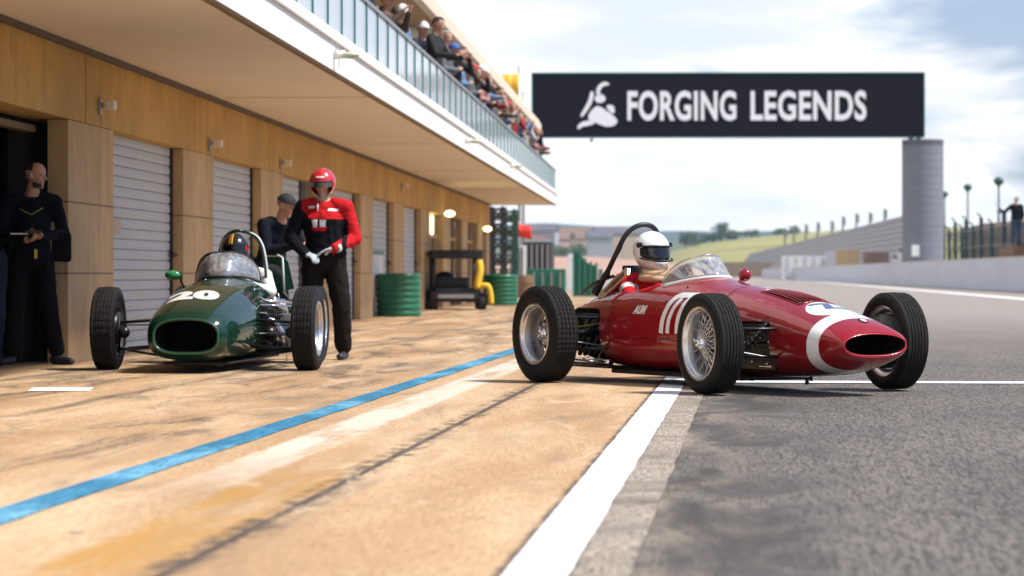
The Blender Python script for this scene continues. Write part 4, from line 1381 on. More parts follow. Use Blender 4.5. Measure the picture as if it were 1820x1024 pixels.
# windscreen
q = MB(); band_ = MB(); base = []
HW = .268
for i in range(41):
    ph = lerp(-1, 1, i / 40)
    x = -1.06 - .36 * abs(ph) ** 2.0
    y = HW * math.copysign(abs(ph) ** .85, ph)
    h, nr, _, _ = full_bvh.ray_cast(Vector((x, y, 2)), Vector((0, 0, -1)))
    hh = .150 * (1 - abs(ph) ** 3.2) ** .6 + .012
    base.append((h + Vector((0, 0, .002)), hh, ph))
for b_, hh, ph in base:
    out_ = Vector((.5, ph * .9, 0)).normalized()
    lean = Vector((-.20, -ph * .04, 0))
    for t in (0, .2, .5, .8, 1.0):
        q.v.append(b_ + Vector((0, 0, hh * t)) + lean * (hh / .15) * .5 * t * (1 + .4 * t))
for i in range(40):
    for j in range(4): q.face([i * 5 + j, (i + 1) * 5 + j, (i + 1) * 5 + j + 1, i * 5 + j + 1], 0, True)
ws = q.build('windscreen', M_screen, red, merge=0)
solidify(ws, .003)
q = MB()
for i, (b_, hh, ph) in enumerate(base):
    lean = Vector((-.20, -ph * .04, 0)) * .1
    n_ = Vector((1.0, ph * 1.6, 0)).normalized() * .004
    q.v += [b_ + n_ - Vector((0, 0, .004)), b_ + n_ + Vector((0, 0, .018)) + lean * .2]
for i in range(40): q.face([2 * i, 2 * i + 2, 2 * i + 3, 2 * i + 1], 0, True)
bs = q.build('screen_strip', M_whited, ws, merge=0); solidify(bs, .003)
q = MB(); q.tube([b_ + Vector((0, 0, hh)) + Vector((-.2, -ph * .04, 0)) * (hh / .15) * .7 for b_, hh, ph in base], .0035, n=6); q.build('screen_edge', M_chrome, ws)
# mirror on the far side of the scuttle
q = MB()
mc = Vector((-1.13, .245, .79))
q.tube([(-1.13, .235, .70), (-1.13, .24, .76)], [.010, .008]); q.ell((-1.13, .235, .706), (.05, .03, .014)); q.box(-1.17, -1.10, .225, .245, .748, .760, bev=.004)
mr_ = q.build('mirror_stem', M_chrome, red)
q = MB(); q.ell(mc, (.050, .047, .047), 24, 16); q.build('mirror_bowl', M_redp, mr_)
q = MB(); q.lathe([(-.036, .034), (-.040, .0)], 20, 'x', M=Matrix.Translation(mc)); q.ell(mc + Vector((-.02, 0, -.035)), (.035, .03, .012)); q.build('mirror_glass', M_black, mr_)
# roll hoop with rear brace
q = MB()
hoop = [(-2.42, -.245, .64), (-2.31, -.225, .78), (-2.21, -.19, .95), (-2.16, -.135, 1.09), (-2.13, -.05, 1.155), (-2.13, .06, 1.155), (-2.16, .14, 1.09), (-2.21, .19, .95), (-2.31, .225, .78), (-2.42, .245, .64)]
q.tube(hoop, .019, n=14, smooth_path=6)
q.tube([(-2.19, -.16, 1.0), (-2.45, -.13, .82), (-2.72, -.10, .66)], .014, n=10); q.tube([(-2.19, .16, 1.0), (-2.45, .13, .82), (-2.72, .10, .66)], .014, n=10)
q.build('roll_hoop', M_black, red, merge=0)
# black shoulder fairing behind the driver
q = MB()
for i in range(13):
    t = i / 12; x = lerp(-2.24, -2.76, t); hw = lerp(.235, .11, t)
    for j in range(9):
        a = PI * j / 8
        zt = lerp(.80, .60, t ** .8) + .03
        q.v.append(Vector((x, hw * math.cos(a), lerp(.66, .50, t) + (zt - lerp(.66, .5, t)) * math.sin(a) ** .7)))
for i in range(12):
    for j in range(8): q.face([i * 9 + j, i * 9 + j + 1, (i + 1) * 9 + j + 1, (i + 1) * 9 + j], 0, True)
q.face(list(range(9)), 0, False)
q.build('headrest_fairing', M_redp, red)
q = MB(); q.box(-2.27, -2.22, -.11, .11, .66, .86, bev=.02); q.build('head_pad', M_black, red)
q = MB(); q.tube([(-2.30, -.16, .78), (-2.52, -.20, .73), (-2.75, -.17, .655)], .012, n=8); q.tube([(-2.3, -.2, .76), (-2.3, -.2, .84)], .008); q.build('fairing_trim', M_black, red)
# polished side cowl beside the driver
q = MB()
pr = [(-1.90, .79), (-1.93, .835), (-1.97, .84), (-2.10, .74), (-2.19, .65), (-2.17, .615), (-2.10, .62), (-2.01, .69)]
n = len(pr)
q.add([Vector((x, -.355 + .12 * (z - .64) / .24, z)) for x, z in pr] + [Vector((x, -.335 + .12 * (z - .64) / .24, z)) for x, z in pr], [list(range(n)), list(range(n, 2 * n))[::-1]] + [(i, (i + 1) % n, n + (i + 1) % n, n + i) for i in range(n)])
q.build('side_cowl', M_chrome, red)
q = MB()
pr = [(-1.94, .785), (-1.97, .815), (-2.08, .73), (-2.14, .66), (-2.10, .66), (-2.02, .71)]
n = len(pr)
q.add([Vector((x, -.355 + .12 * (z - .64) / .24, z)) for x, z in pr], [list(range(n))]); q.build('cowl_inlay', M_redp, red)
# steering wheel
q = MB(); c = Vector((-1.42, 0, .70)); ring_ = []
for j in range(32):
    a = 2 * PI * j / 32; ring_.append(c + Vector((-.06 * math.sin(a) * 1.0, .165 * math.cos(a), .155 * math.sin(a))))
q.tube(ring_, .013, n=8, closed=True)
for a in (PI / 2, PI * 7 / 6, PI * 11 / 6): q.tube([c, c + Vector((-.06 * math.sin(a), .165 * math.cos(a), .155 * math.sin(a)))], .008, n=6)
q.build('steering_wheel', M_black, red)
# suspension
def sus(parent, x, yb, yw, zc, up=.10, dn=-.09, sgn=-1, spread=.17, m=None):
    q = MB()
    for z, s in ((zc + up, spread * .8), (zc + dn, spread)):
        for d in (-1, 1): q.tube([(x + d * s, sgn * yb, z + .0), (x, sgn * yw, z * .92 + .03)], .011, n=8)
    q.tube([(x + .02, sgn * yw, zc + up), (x + .02, sgn * yw, zc + dn)], .020, n=10)
    q.build('wishbones', m or M_oil, parent)
    q = MB()
    q.tube([(x - .03, sgn * (yb - .02), zc + up + .10), (x - .03, sgn * (yw - .1), zc + dn)], .022, n=12)
    for k in range(9):
        t = k / 9
        p = Vector((x - .03, sgn * lerp(yb, yw - .12, t), lerp(zc + up + .07, zc + dn + .02, t)))
        M_ = Matrix.Translation(p) @ (Vector((0, sgn * .5, -.3)).to_track_quat('Y', 'Z').to_matrix().to_4x4())
        q.lathe([(-.006, .040), (0, .045), (.006, .040), (0, .033), (-.006, .04)], 16, 'y', M=M_)
    q.build('coil_spring', M_oil, parent)
    q = MB()
    q.tube([(x - .12, sgn * yb, zc + .0), (x - .10, sgn * yw, zc + .0)], .009, n=6)
    q.tube([(x + .1, sgn * (yb - .03), zc - .12), (x + .12, sgn * (yb + .08), zc - .10), (x + .05, sgn * yw, zc - .04)], .005, n=6, smooth_path=4)
    q.build('steering_arm', M_steel, parent)
for sg in (-1, 1):
    sus(red, 0, .24, .64, .33, sgn=sg)
    sus(red, -2.27, .16, .63, .35, sgn=sg, up=.13, dn=-.12, spread=.24)
for sg in (-1, 1):
    q = MB()
    q.tube([(-2.27, sg * .15, .36), (-2.27, sg * .66, .36)], .024, n=10)
    q.tube([(-2.0, sg * .20, .47), (-2.25, sg * .42, .50), (-2.3, sg * .60, .47)], .009, n=6)
    q.tube([(-1.95, sg * .34, .26), (-2.2, sg * .50, .24), (-2.3, sg * .62, .28)], .011, n=6)
    q.lathe([(0, .05), (.05, .05), (.06, .03)], 16, 'y', M=Matrix.Translation((-2.27, sg * .20, .36)))
    q.build('drive_shaft', M_oil, red)
q = MB()
q.box(-2.86, -2.14, -.16, .16, .20, .50, bev=.03)
for k in range(6): q.box(-2.78 + .1 * k, -2.75 + .1 * k, -.20, .20, .22, .46, bev=.005)
for k in range(4):
    q.tube([(-2.2 - .12 * k, -.15, .48), (-2.18 - .12 * k, -.24, .44), (-2.25 - .1 * k, -.27, .30), (-2.4 - .08 * k, -.26, .19)], .018, n=8, smooth_path=4)
q.build('engine', M_oil, red)
q = MB(); 
for sg in (-1,):
    q.tube([(-1.98, sg * .37, .145), (-2.3, sg * .42, .15), (-2.72, sg * .43, .165)], .024, n=12, smooth_path=3)
q.build('exhaust_pipe', M_chrome, red)
q = MB(); q.box(-2.75, -1.9, -.44, -.20, .105, .12, bev=.004); q.box(-2.75, -2.6, -.44, .44, .12, .14); q.build('frame_tray', M_oil, red)
q = MB(); q.tube([(-2.0, -.36, .30), (-2.1, -.40, .20), (-2.05, -.43, .15), (-2.3, -.44, .12)], .004, n=5, smooth_path=5); q.tube([(-2.0, -.33, .46), (-2.2, -.40, .42), (-2.3, -.5, .40)], .005, n=5, smooth_path=5)
q.build('brake_hose', mat('hose_yellow', (.25, .16, .03), .5), red)
q = MB(); q.box(-.42, 0.02, -.262, -.255, .15, .46)
for k in range(3): q.box(-.40, .0, -.285, -.262, .20 + .09 * k, .207 + .09 * k)
q.build('inner_bay_panel', M_oil, red)
q = MB(); q.box(-.05, .04, -.30, -.27, .415, .425); q.box(-.10, .05, -.31, -.30, .17, .176)
for (x, z) in ((-.02, .19), (.02, .175), (.0, .34), (-.10, .36), (-.2, .2)): q.ell((x, -.30, z), (.010, .01, .010), 8, 6)
split_loose(q.build('bay_bolt', M_chrome, red))
# wheels
wire_wheel(red, (0, -.765, .335), .335, .185, .237, -1, steer=R(-5), camber=0)
wire_wheel(red, (0, .725, .335), .335, .185, .237, 1, steer=R(-5))
dish_wheel(red, (-2.27, -.765, .355), .355, .20, .215, -1)
dish_wheel(red, (-2.27, .765, .355), .355, .20, .215, 1)

# ------------------------------------------------------------------ the green car
GTH = R(-95.0)
gf = Vector((math.cos(GTH), math.sin(GTH)))
GAX = Vector((-2.52, 22.85))
grn = empty('racing_car', (GAX.x, GAX.y, 0), GTH, 'dark green open wheel racing car with a wide black mouth and white letters, front left', 'racing car', 'vintage single seat racing cars')
GS = [(.90, .270, .155, .305, .440), (.885, .300, .130, .305, .472), (.83, .325, .112, .308, .500), (.70, .348, .10, .315, .548), (.5, .372, .09, .33, .600), (.25, .395, .088, .345, .655),
      (0, .412, .085, .36, .700), (-.3, .404, .085, .37, .738), (-.6, .395, .085, .38, .762), (-.9, .39, .085, .38, .772), (-1.3, .385, .085, .38, .76), (-1.8, .40, .09, .38, .74), (-2.2, .35, .10, .39, .70), (-2.6, .24, .16, .4, .60), (-2.8, .14, .24, .4, .52)]
ginner = [(.898, .248, .172, .305, .424), (.88, .243, .177, .305, .420), (.8, .24, .17, .305, .42), (.3, .23, .17, .3, .42)]
gq = loft(GS, 96, .04, 2.5, 3.0, inner=ginner)
gme = gq.mesh('body', [M_greenp, M_whitep, M_inner])
gfull = bvh_of(gme)
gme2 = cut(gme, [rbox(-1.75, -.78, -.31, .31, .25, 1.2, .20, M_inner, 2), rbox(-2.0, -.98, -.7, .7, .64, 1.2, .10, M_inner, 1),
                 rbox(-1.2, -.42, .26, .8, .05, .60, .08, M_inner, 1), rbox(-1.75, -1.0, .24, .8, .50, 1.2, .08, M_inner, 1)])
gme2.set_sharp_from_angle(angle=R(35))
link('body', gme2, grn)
bvh_red = bvh; bvh = bvh_of(gme2)
q = MB(); pts = []
for j in range(64):
    th = 2 * PI * j / 64; c, s = math.cos(th), math.sin(th)
    e = 2 / (2.5 if s > 0 else 3.0)
    pts.append(Vector((.900, .262 * math.copysign(abs(c) ** e, c), .305 + (.130 if s > 0 else .145) * math.copysign(abs(s) ** e, s))))
q.tube(pts, .010, n=8, closed=True); q.build('mouth_rim', mat('mid_green_trim', (.004, .075, .036), .3, coat=1), grn)
gtxt = [text_mesh('2', .37, bold=.026, shear=-.1, xscale=1.0), text_mesh('0', .37, bold=.026, shear=-.1, xscale=1.0)]
decal('race_number', gtxt[0], (.40, -.130, 1.5), (0, 1, 0), (-1, 0, 0), (0, 0, -1), bvh, M_whited, grn)
decal('race_number', gtxt[1], (.40, .075, 1.5), (0, 1, 0), (-1, 0, 0), (0, 0, -1), bvh, M_whited, grn)
strip_decal('panel_seam', [Vector((-.05, lerp(-.40, .40, t / 24), 2)) for t in range(25)], .006, M_inner, (0, 0, -1), grn)
strip_decal('panel_seam', [Vector((-.55, lerp(-.40, .40, t / 24), 2)) for t in range(25)], .008, M_inner, (0, 0, -1), grn)
q = MB()
for y in (-.3, -.12, .12, .3):
    h, nr, _, _ = bvh.ray_cast(Vector((-.5, y, 2)), Vector((0, 0, -1))); q.ell(h, (.02, .012, .008), 10, 6)
split_loose(q.build('fastener', M_chrome, grn))
q = MB(); q.box(.0, .5, -.18, .18, .045, .085, bev=.01); q.box(-1.9, .5, -.27, .27, .06, .083, bev=.01); q.build('undertray', M_oil, grn)
# screen
q = MB(); base = []
for i in range(41):
    ph = lerp(-1, 1, i / 40)
    x = -.62 - .46 * abs(ph) ** 2.2; y = -.05 + .295 * math.copysign(abs(ph) ** .85, ph)
    h, nr, _, _ = gfull.ray_cast(Vector((x, y, 2)), Vector((0, 0, -1)))
    base.append((h + Vector((0, 0, .002)), .19 * (1 - abs(ph) ** 3.5) ** .55 + .03, ph))
for b_, hh, ph in base:
    for t in (0, .3, .6, 1.0): q.v.append(b_ + Vector((-.10 * t * hh / .15, 0, hh * t)))
for i in range(40):
    for j in range(3): q.face([i * 4 + j, (i + 1) * 4 + j, (i + 1) * 4 + j + 1, i * 4 + j + 1], 0, True)
gws = q.build('windscreen', M_screen, grn, merge=0); solidify(gws, .003)
q = MB(); q.tube([b_ + Vector((-.10 * hh / .15, 0, hh)) for b_, hh, ph in base], .006, n=6); q.tube([b_ + Vector((.004, 0, .01)) for b_, hh, ph in base], .010, n=6); q.build('screen_edge', M_black, gws)
# mirror on the left of the picture
q = MB(); q.tube([(-.80, -.37, .68), (-.78, -.40, .76), (-.76, -.44, .78)], .010, n=8); q.box(-.80, -.77, -.40, -.38, .72, .79, bev=.006); gm = q.build('mirror_stem', M_black, grn)
q = MB(); q.ell((-.74, -.455, .785), (.035, .068, .042), 20, 14); q.build('mirror_bowl', mat('mirror_green', (.02, .25, .08), .2, coat=1), gm)
# hoops
q = MB()
hoop = [(-1.46, .23, .70), (-1.45, .225, .85), (-1.46, .19, 1.03), (-1.48, .12, 1.13), (-1.5, .0, 1.175), (-1.52, -.10, 1.16), (-1.56, -.18, 1.08), (-1.60, -.22, .92), (-1.62, -.23, .70)]
q.tube(hoop, .016, n=12, smooth_path=6); q.build('roll_hoop', mat('hoop_dark_green', (.01, .05, .035), .3, coat=1), grn, merge=0)
q = MB(); q.tube([(a + .006, b2 + .012 * (1 if b2 > 0 else -1), c + .006) for a, b2, c in hoop[:5]], .009, n=8, smooth_path=6); q.build('hoop_edge', M_whited, grn, merge=0)
q = MB()
pr = [(-1.82, .64), (-1.80, .95), (-1.86, .96), (-2.1, .90), (-2.35, .66)]
n = len(pr)
q.add([Vector((x, .33 - .05 * (z - .64), z)) for x, z in pr] + [Vector((x, .18 - .05 * (z - .64), z)) for x, z in pr], [list(range(n)), list(range(n, 2 * n))[::-1]] + [(i, (i + 1) % n, n + (i + 1) % n, n + i) for i in range(n)])
hf = q.build('headrest_fairing', M_greenp, grn)
q = MB(); q.tube([(-1.79, .335, .62), (-1.785, .318, .94), (-1.80, .27, .965)], .009, n=8); q.build('fairing_edge', M_whited, hf)
# exposed side engine between body and the wheel on the right of the picture
rnd = random.Random(11)
q = MB()
q.box(-1.25, -.55, .20, .34, .12, .52, bev=.03)
for k in range(6): q.box(-1.2 + .11 * k, -1.16 + .11 * k, .30, .40, .16, .50, bev=.008)
q.build('engine', M_oil, grn)
q = MB()
for k in range(4):
    x = -.52 - .16 * k
    q.lathe([(0, .045), (.03, .048), (.10, .034), (.16, .034), (.17, .05), (.20, .05), (.20, 0)], 20, 'y', M=Matrix.Translation((x, .30, .50 - .02 * k)) @ Matrix.Rotation(R(20), 4, 'X'))
    q.tube([(x, .36, .40), (x + .04, .46, .38), (x + .06, .50, .28), (x - .02, .47, .18)], .024, n=10, smooth_path=5)
    q.ell((x + .05, .44, .33), (.035, .035, .035), 14, 10)
q.build('carburettor', M_alu, grn)
q = MB()
for k in range(16):
    p = Vector((rnd.uniform(-1.1, -.4), rnd.uniform(.32, .50), rnd.uniform(.14, .55)))
    p2 = p + Vector((rnd.uniform(-.1, .1), rnd.uniform(.02, .14), rnd.uniform(-.14, .14)))
    q.tube([p, (p + p2) / 2 + Vector((.02, .03, .03)), p2], rnd.uniform(.005, .013), n=6, smooth_path=4)
q.tube([(-.3, .38, .56), (-.5, .50, .565), (-.62, .62, .55)], .014, n=8); q.tube([(-.3, .38, .535), (-.55, .62, .525)], .010, n=8)
q.tube([(-.15, .40, .60), (-.3, .42, .575), (-1.0, .46, .57), (-1.25, .50, .56)], .012, n=8); q.tube([(-.40, .35, .14), (-.42, .55, .15), (-.3, .70, .16)], .022, n=8)
q.build('pipework', M_chrome, grn)
q = MB()
q.box(-.75, -.30, .36, .46, .20, .52, bev=.02)
for k in range(5): q.box(-.72 + .09 * k, -.69 + .09 * k, .455, .50, .22, .50, bev=.006)
q.lathe([(0, .06), (.05, .062), (.06, .05), (.10, .05), (.11, 0)], 20, 'x', M=Matrix.Translation((-.32, .47, .30))); q.lathe([(0, .045), (.04, .046), (.05, .03), (.07, 0)], 20, 'x', M=Matrix.Translation((-.28, .42, .44)))
q.lathe([(0, .04), (.08, .04), (.09, .02), (.1, 0)], 16, 'x', M=Matrix.Translation((-.34, .54, .20)))
q.build('gear_case', M_oil, grn)
q = MB()
q.tube([(.10, .36, .30), (-.35, .58, .29), (-.9, .60, .30), (-1.5, .45, .34)], .013, n=8); q.tube([(.05, .38, .20), (-.35, .60, .17), (-.9, .62, .17), (-1.5, .45, .2)], .015, n=8)
for x in (-.35, -.62, -.9): q.tube([(x, .585, .29), (x, .605, .17)], .009, n=6); q.tube([(x, .585, .29), (x, .36, .42)], .009, n=6)
q.tube([(-.12, .40, .47), (-.5, .53, .44), (-.9, .50, .47)], .010, n=8)
q.build('outrigger_frame', M_oil, grn)
q = MB()
for k in range(6): q.tube([(-.30 - .07 * k, .38, .44), (-.31 - .07 * k, .50, .40 - .01 * k), (-.34 - .06 * k, .56, .26), (-.5 - .05 * k, .57, .22)], .016, n=8, smooth_path=5)
q.build('exhaust_header', M_chrome, grn)
q = MB(); q.box(-.62, -.57, .50, .66, .16, .46, bev=.01)
for k in range(14): q.box(-.568, -.560, .508 + .0105 * k, .513 + .0105 * k, .18, .44)
q.build('oil_cooler', M_steel, grn)
for sg in (-1, 1):
    q = MB()
    q.tube([(0.02, sg * .35, .42), (0, sg * .74, .39)], .012, n=8); q.tube([(-.22, sg * .36, .42), (0, sg * .74, .39)], .011, n=8)
    q.tube([(0.05, sg * .34, .20), (0, sg * .76, .17)], .016, n=8); q.tube([(-.28, sg * .36, .19), (0, sg * .76, .17)], .014, n=8)
    q.tube([(0, sg * .76, .44), (0, sg * .76, .13)], .024, n=10); q.tube([(.02, sg * .36, .375), (.0, sg * .74, .37)], .006, n=6)
    b3 = MB(); b3.ell((0.03, sg * .70, .31), (.045, .05, .05), 14, 10); b3.build('brake_cylinder', M_oil, grn)
    b3 = MB(); b3.tube([(-.1, sg * .70, .16), (-.1, sg * .52, .13), (-.05, sg * .42, .12)], .012, n=6); b3.build('steering_arm', M_oil, grn)
    b3 = MB(); b3.tube([(-1.95, sg * .2, .36), (-1.95, sg * .52, .35)], .022, n=8); b3.build('drive_shaft', M_oil, grn)
    b3 = MB(); b3.tube([(-1.7, sg * .3, .25), (-1.95, sg * .52, .22)], .012, n=8); b3.tube([(-1.95, sg * .52, .20), (-1.95, sg * .52, .46)], .015, n=8); b3.tube([(-1.7, sg * .3, .42), (-1.95, sg * .52, .45)], .012, n=8); b3.build('rear_wishbones', M_oil, grn)
    q.build('wishbones', M_oil, grn)
for sg in (-1, 1):
    q = MB()
    q.lathe([(-.03, .0), (-.03, .12), (-.02, .125), (.02, .125), (.02, 0)], 40, 'y', M=Matrix.Translation((0, sg * .785, .345)))
    q.build('brake_disc', mat('rust_red_disc', (.22, .05, .035), .5, metal=.4, var=.3), grn)
dish_wheel(grn, (.0, -.84, .345), .345, .19, .215, -1, steer=R(2.5))
dish_wheel(grn, (.0, .84, .345), .345, .19, .215, 1, steer=R(0.0))
dish_wheel(grn, (-1.95, -.57, .345), .345, .19, .215, -1)
dish_wheel(grn, (-1.95, .57, .345), .345, .19, .215, 1)
bvh = bvh_red
# ------------------------------------------------------------------ people
def cloth(name, c, rough=.85, bump=.5, bs=9.0, var=.15):
    m = mat(name, c, rough, var=var, vscale=5, bump=bump, bscale=bs, spec=.12)
    return m
SKIN = mat('skin', (.52, .29, .20), .55, var=.10, vscale=9, spec=.4)
SKIN2 = mat('skin_pale', (.58, .36, .27), .55, var=.10, vscale=9, spec=.4)
BLACKC = cloth('black_cloth', (.006, .006, .008))
NAVY = cloth('navy_cloth', (.005, .007, .012))
TROUS = cloth('dark_brown_trousers', (.014, .011, .009))
JEANS = cloth('blue_jeans', (.05, .075, .13))
GREYJ = cloth('grey_blue_jeans', (.10, .12, .16))
REDC = cloth('red_cloth', (.48, .012, .016))
SHOE = mat('dark_shoe', (.02, .022, .03), .5)
WHITEC = cloth('white_overall', (.70, .70, .68))
TAN = cloth('tan_leather', (.50, .33, .19), .7)
GLOVE = cloth('grey_glove', (.42, .46, .50), .7, var=.4)
HAIR = mat('dark_hair', (.018, .013, .010), .7, var=.3, vscale=60, bump=.6, bscale=120)
EYE = mat('eye_dark', (.02, .015, .012), .25, var=0)

class Fig:
    def __init__(self): self.p = []; self.bone = []
    def cap(self, a, b, ra, rb, mi=0, side=None, k=1.0):
        """tapered capsule; side: wide direction scaled by k"""
        self.p.append((Vector(a), Vector(b), ra, rb, mi, Vector(side).normalized() if side is not None else None, k))
    def ball(self, c, r, mi=0, side=None, k=1.0): self.cap(Vector(c) - Vector((0, 0, .001)), Vector(c) + Vector((0, 0, .001)), r, r, mi, side, k)
    def mesh(self, mats, voxel=.009, smooth=2, recolor=None, name='person', fold=.010, seed=1.0):
        q = MB()
        for (a, b, ra, rb, mi, side, k) in self.p:
            d = (b - a); L = d.length; d.normalize()
            if side is not None:
                u = side - d * side.dot(d)
                u.normalize(); v = d.cross(u)
            else:
                u, v = frame_of(d)
            n = 16; rows = []
            for i in range(6):
                t = PI / 2 * (1 - i / 5)
                rows.append((-ra * math.sin(t), ra * math.cos(t)))
            for i in range(6):
                t = PI / 2 * i / 5
                rows.append((L + rb * math.sin(t), rb * math.cos(t)))
            o = len(q.v)
            for (h, r_) in rows[1:-1]:
                for j in range(n):
                    an = 2 * PI * j / n
                    q.v.append(a + d * h + u * (r_ * k * math.cos(an)) + v * (r_ * math.sin(an)))
            nr = len(rows) - 2
            for i in range(nr - 1):
                for j in range(n):
                    j2 = (j + 1) % n
                    q.face([o + i * n + j, o + i * n + j2, o + (i + 1) * n + j2, o + (i + 1) * n + j])
            q.v.append(a + d * rows[0][0]); q.v.append(a + d * rows[-1][0])
            for j in range(n):
                j2 = (j + 1) % n
                q.face([o + j2, o + j, len(q.v) - 2]); q.face([o + (nr - 1) * n + j, o + (nr - 1) * n + j2, len(q.v) - 1])
        me = remesh(q, voxel, smooth, name)
        for m_ in mats: me.materials.append(m_)
        nl = [v.normal.copy() for v in me.vertices]
        for v, nn in zip(me.vertices, nl):
            p = v.co
            if p.z > 1.46 or p.z < .07 or fold <= 0: continue
            a = mnoise.noise(Vector((p.x * 9 + seed, p.y * 9, p.z * 15))) * .6 + mnoise.noise(Vector((p.x * 20, p.y * 20 + seed, p.z * 34))) * .35
            a += .5 * mnoise.noise(Vector((p.x * 4, p.y * 4, p.z * 7 + seed + (p.x + p.y) * 18)))
            v.co = p + nn * (a * fold)
        segs = []
        for (a, b, ra, rb, mi, side, k) in self.p: segs.append((a, b - a, max(1e-9, (b - a).length_squared), ra, rb, mi, side, k))
        mis = []
        for p in me.polygons:
            c = p.center; best = 9; bm_ = 0
            for (a, ab, l2, ra, rb, mi, side, k) in segs:
                w_ = c - a
                t = w_.dot(ab) / l2
                t = 0 if t < 0 else 1 if t > 1 else t
                w_ = w_ - ab * t
                if side is not None and k != 1: s_ = w_.dot(side); w_ = w_ - side * (s_ * (1 - 1 / k))
                dd = w_.length - (ra + (rb - ra) * t)
                if dd < best: best = dd; bm_ = mi
            if recolor: bm_ = recolor(c, bm_)
            mis.append(bm_)
        me.polygons.foreach_set('material_index', mis)
        me.polygons.foreach_set('use_smooth', [True] * len(mis))
        me.update()
        return me

def add_hand(f, wrist, d, n, mi, curl=.5, thumb_side=1, size=1.0, spread=.12):
    """d: direction of the fingers, n: palm normal (fingers curl towards it)"""
    wrist = Vector(wrist); d = Vector(d).normalized(); n = Vector(n); n = (n - d * n.dot(d)).normalized(); s = d.cross(n).normalized() * thumb_side
    P = wrist + d * .045 * size
    K = wrist + d * .085 * size
    f.cap(wrist, wrist + d * .03 * size, .024 * size, .027 * size, mi, s, 1.2)
    f.cap(P - d * .01, K, .0165 * size, .0145 * size, mi, s, 2.3)
    lens = (.070, .078, .072, .056)
    for i in range(4):
        o_ = (1.5 - i) * .0205 * size
        base = K + s * o_ - n * .002
        dd = (d + s * (1.5 - i) * spread * .5).normalized()
        L = lens[i] * size
        rot = Quaternion(d.cross(n).normalized(), curl * (.7 + .12 * i))
        d1 = rot @ dd
        d2 = Quaternion(d.cross(n).normalized(), curl * 1.1) @ d1
        d3 = Quaternion(d.cross(n).normalized(), curl * .8) @ d2
        a = base; b = a + d1 * L * .45; c = b + d2 * L * .32; e = c + d3 * L * .23
        f.cap(a, b, .0098 * size, .0092 * size, mi); f.cap(b, c, .0090 * size, .0084 * size, mi); f.cap(c, e, .0083 * size, .0075 * size, mi)
    tb = wrist + d * .028 * size + s * .026 * size
    t1 = tb + (d * .55 + s * .70 + n * .25).normalized() * .042 * size
    t2 = t1 + (d * .85 + s * .22 + n * (.35 + curl * .3)).normalized() * .033 * size
    f.cap(tb - s * .01, t1, .014 * size, .0115 * size, mi); f.cap(t1, t2, .0108 * size, .009 * size, mi)

def head_prims(f, c, fw, mi, up=Vector((0, 0, 1)), scale=1.0, ears=True):
    c = Vector(c); fw = Vector(fw).normalized(); up = (up - fw * up.dot(fw)).normalized(); lf = up.cross(fw)
    S = scale
    P = lambda a, b2, z: c + fw * a * S + lf * b2 * S + up * z * S
    f.cap(P(-.025, 0, .035), P(.010, 0, .040), .083 * S, .080 * S, mi)
    f.cap(P(.012, 0, -.02), P(.034, 0, -.072), .062 * S, .034 * S, mi, lf, 1.12)
    f.cap(P(.055, -.03, -.02), P(.055, .03, -.02), .030 * S, .030 * S, mi)       # cheeks
    f.cap(P(.070, -.035, .030), P(.070, .035, .030), .016 * S, .016 * S, mi)     # brow
    f.cap(P(.084, 0, .020), P(.104, 0, -.022), .008 * S, .0145 * S, mi)          # nose
    f.cap(P(.078, -.014, -.052), P(.078, .014, -.052), .009 * S, .009 * S, mi)   # lips
    f.cap(P(.076, -.010, -.062), P(.076, .010, -.062), .009 * S, .009 * S, mi)
    f.ball(P(.068, 0, -.092), .018 * S, mi)
    if ears:
        for s in (-1, 1): f.cap(P(-.005, s * .082, .012), P(.0, s * .082, -.018), .014 * S, .010 * S, mi)
    return P

def dress(f, J, mt, tr, sh, sk, H=1.0, bulk=1.0, feet=True):
    """J joints dict, person's left is +X when facing -Y; material ids"""
    sd_ = (J['shL'] - J['shR'])
    ls = (J['hipL'] - J['hipR'])
    ch = J['chest']; pe = J['pelvis']; nk = J['neck']
    mid = pe.lerp(ch, .5)
    B = bulk
    f.cap(pe, mid, .122 * B, .112 * B, mt, ls, 1.42)
    f.cap(mid, ch, .112 * B, .125 * B, mt, sd_, 1.42)
    f.cap(ch, ch.lerp(nk, .55), .122 * B, .085 * B, mt, sd_, 1.50)
    f.cap(pe - (mid - pe) * .25, pe, .118 * B, .12 * B, tr, ls, 1.42)
    for s in 'LR':
        f.cap(J['sh' + s].lerp(nk, .45), J['sh' + s], .060 * B, .064 * B, mt)
        f.cap(J['sh' + s], J['el' + s], .066 * B, .058 * B, mt)
        f.cap(J['el' + s], J['wr' + s], .057 * B, .042 * B, mt)
        f.cap(J['hip' + s], J['kn' + s], .100 * B, .079 * B, tr)
        f.cap(J['kn' + s], J['an' + s] + Vector((0, 0, .03)), .077 * B, .070 * B, tr)
        # slight fold of the trouser at knee and hem
        f.ball(J['kn' + s].lerp(J['an' + s], .12), .080 * B, tr)
        if feet:
            a = J['an' + s]; t = J['toe' + s]
            f.cap(a + Vector((0, 0, -.01)), Vector((a.x, a.y, .045)), .045, .042, sh)
            heel = Vector((a.x, a.y, .038)) - (t - a).normalized() * .03
            f.cap(Vector((heel.x, heel.y, .040)), Vector((t.x, t.y, .032)), .040, .031, sh, (t - a).cross(Vector((0, 0, 1))), 1.15)
    f.cap(nk - Vector((0, 0, .03)), nk + (J['head'] - nk) * .55, .060, .056, sk)

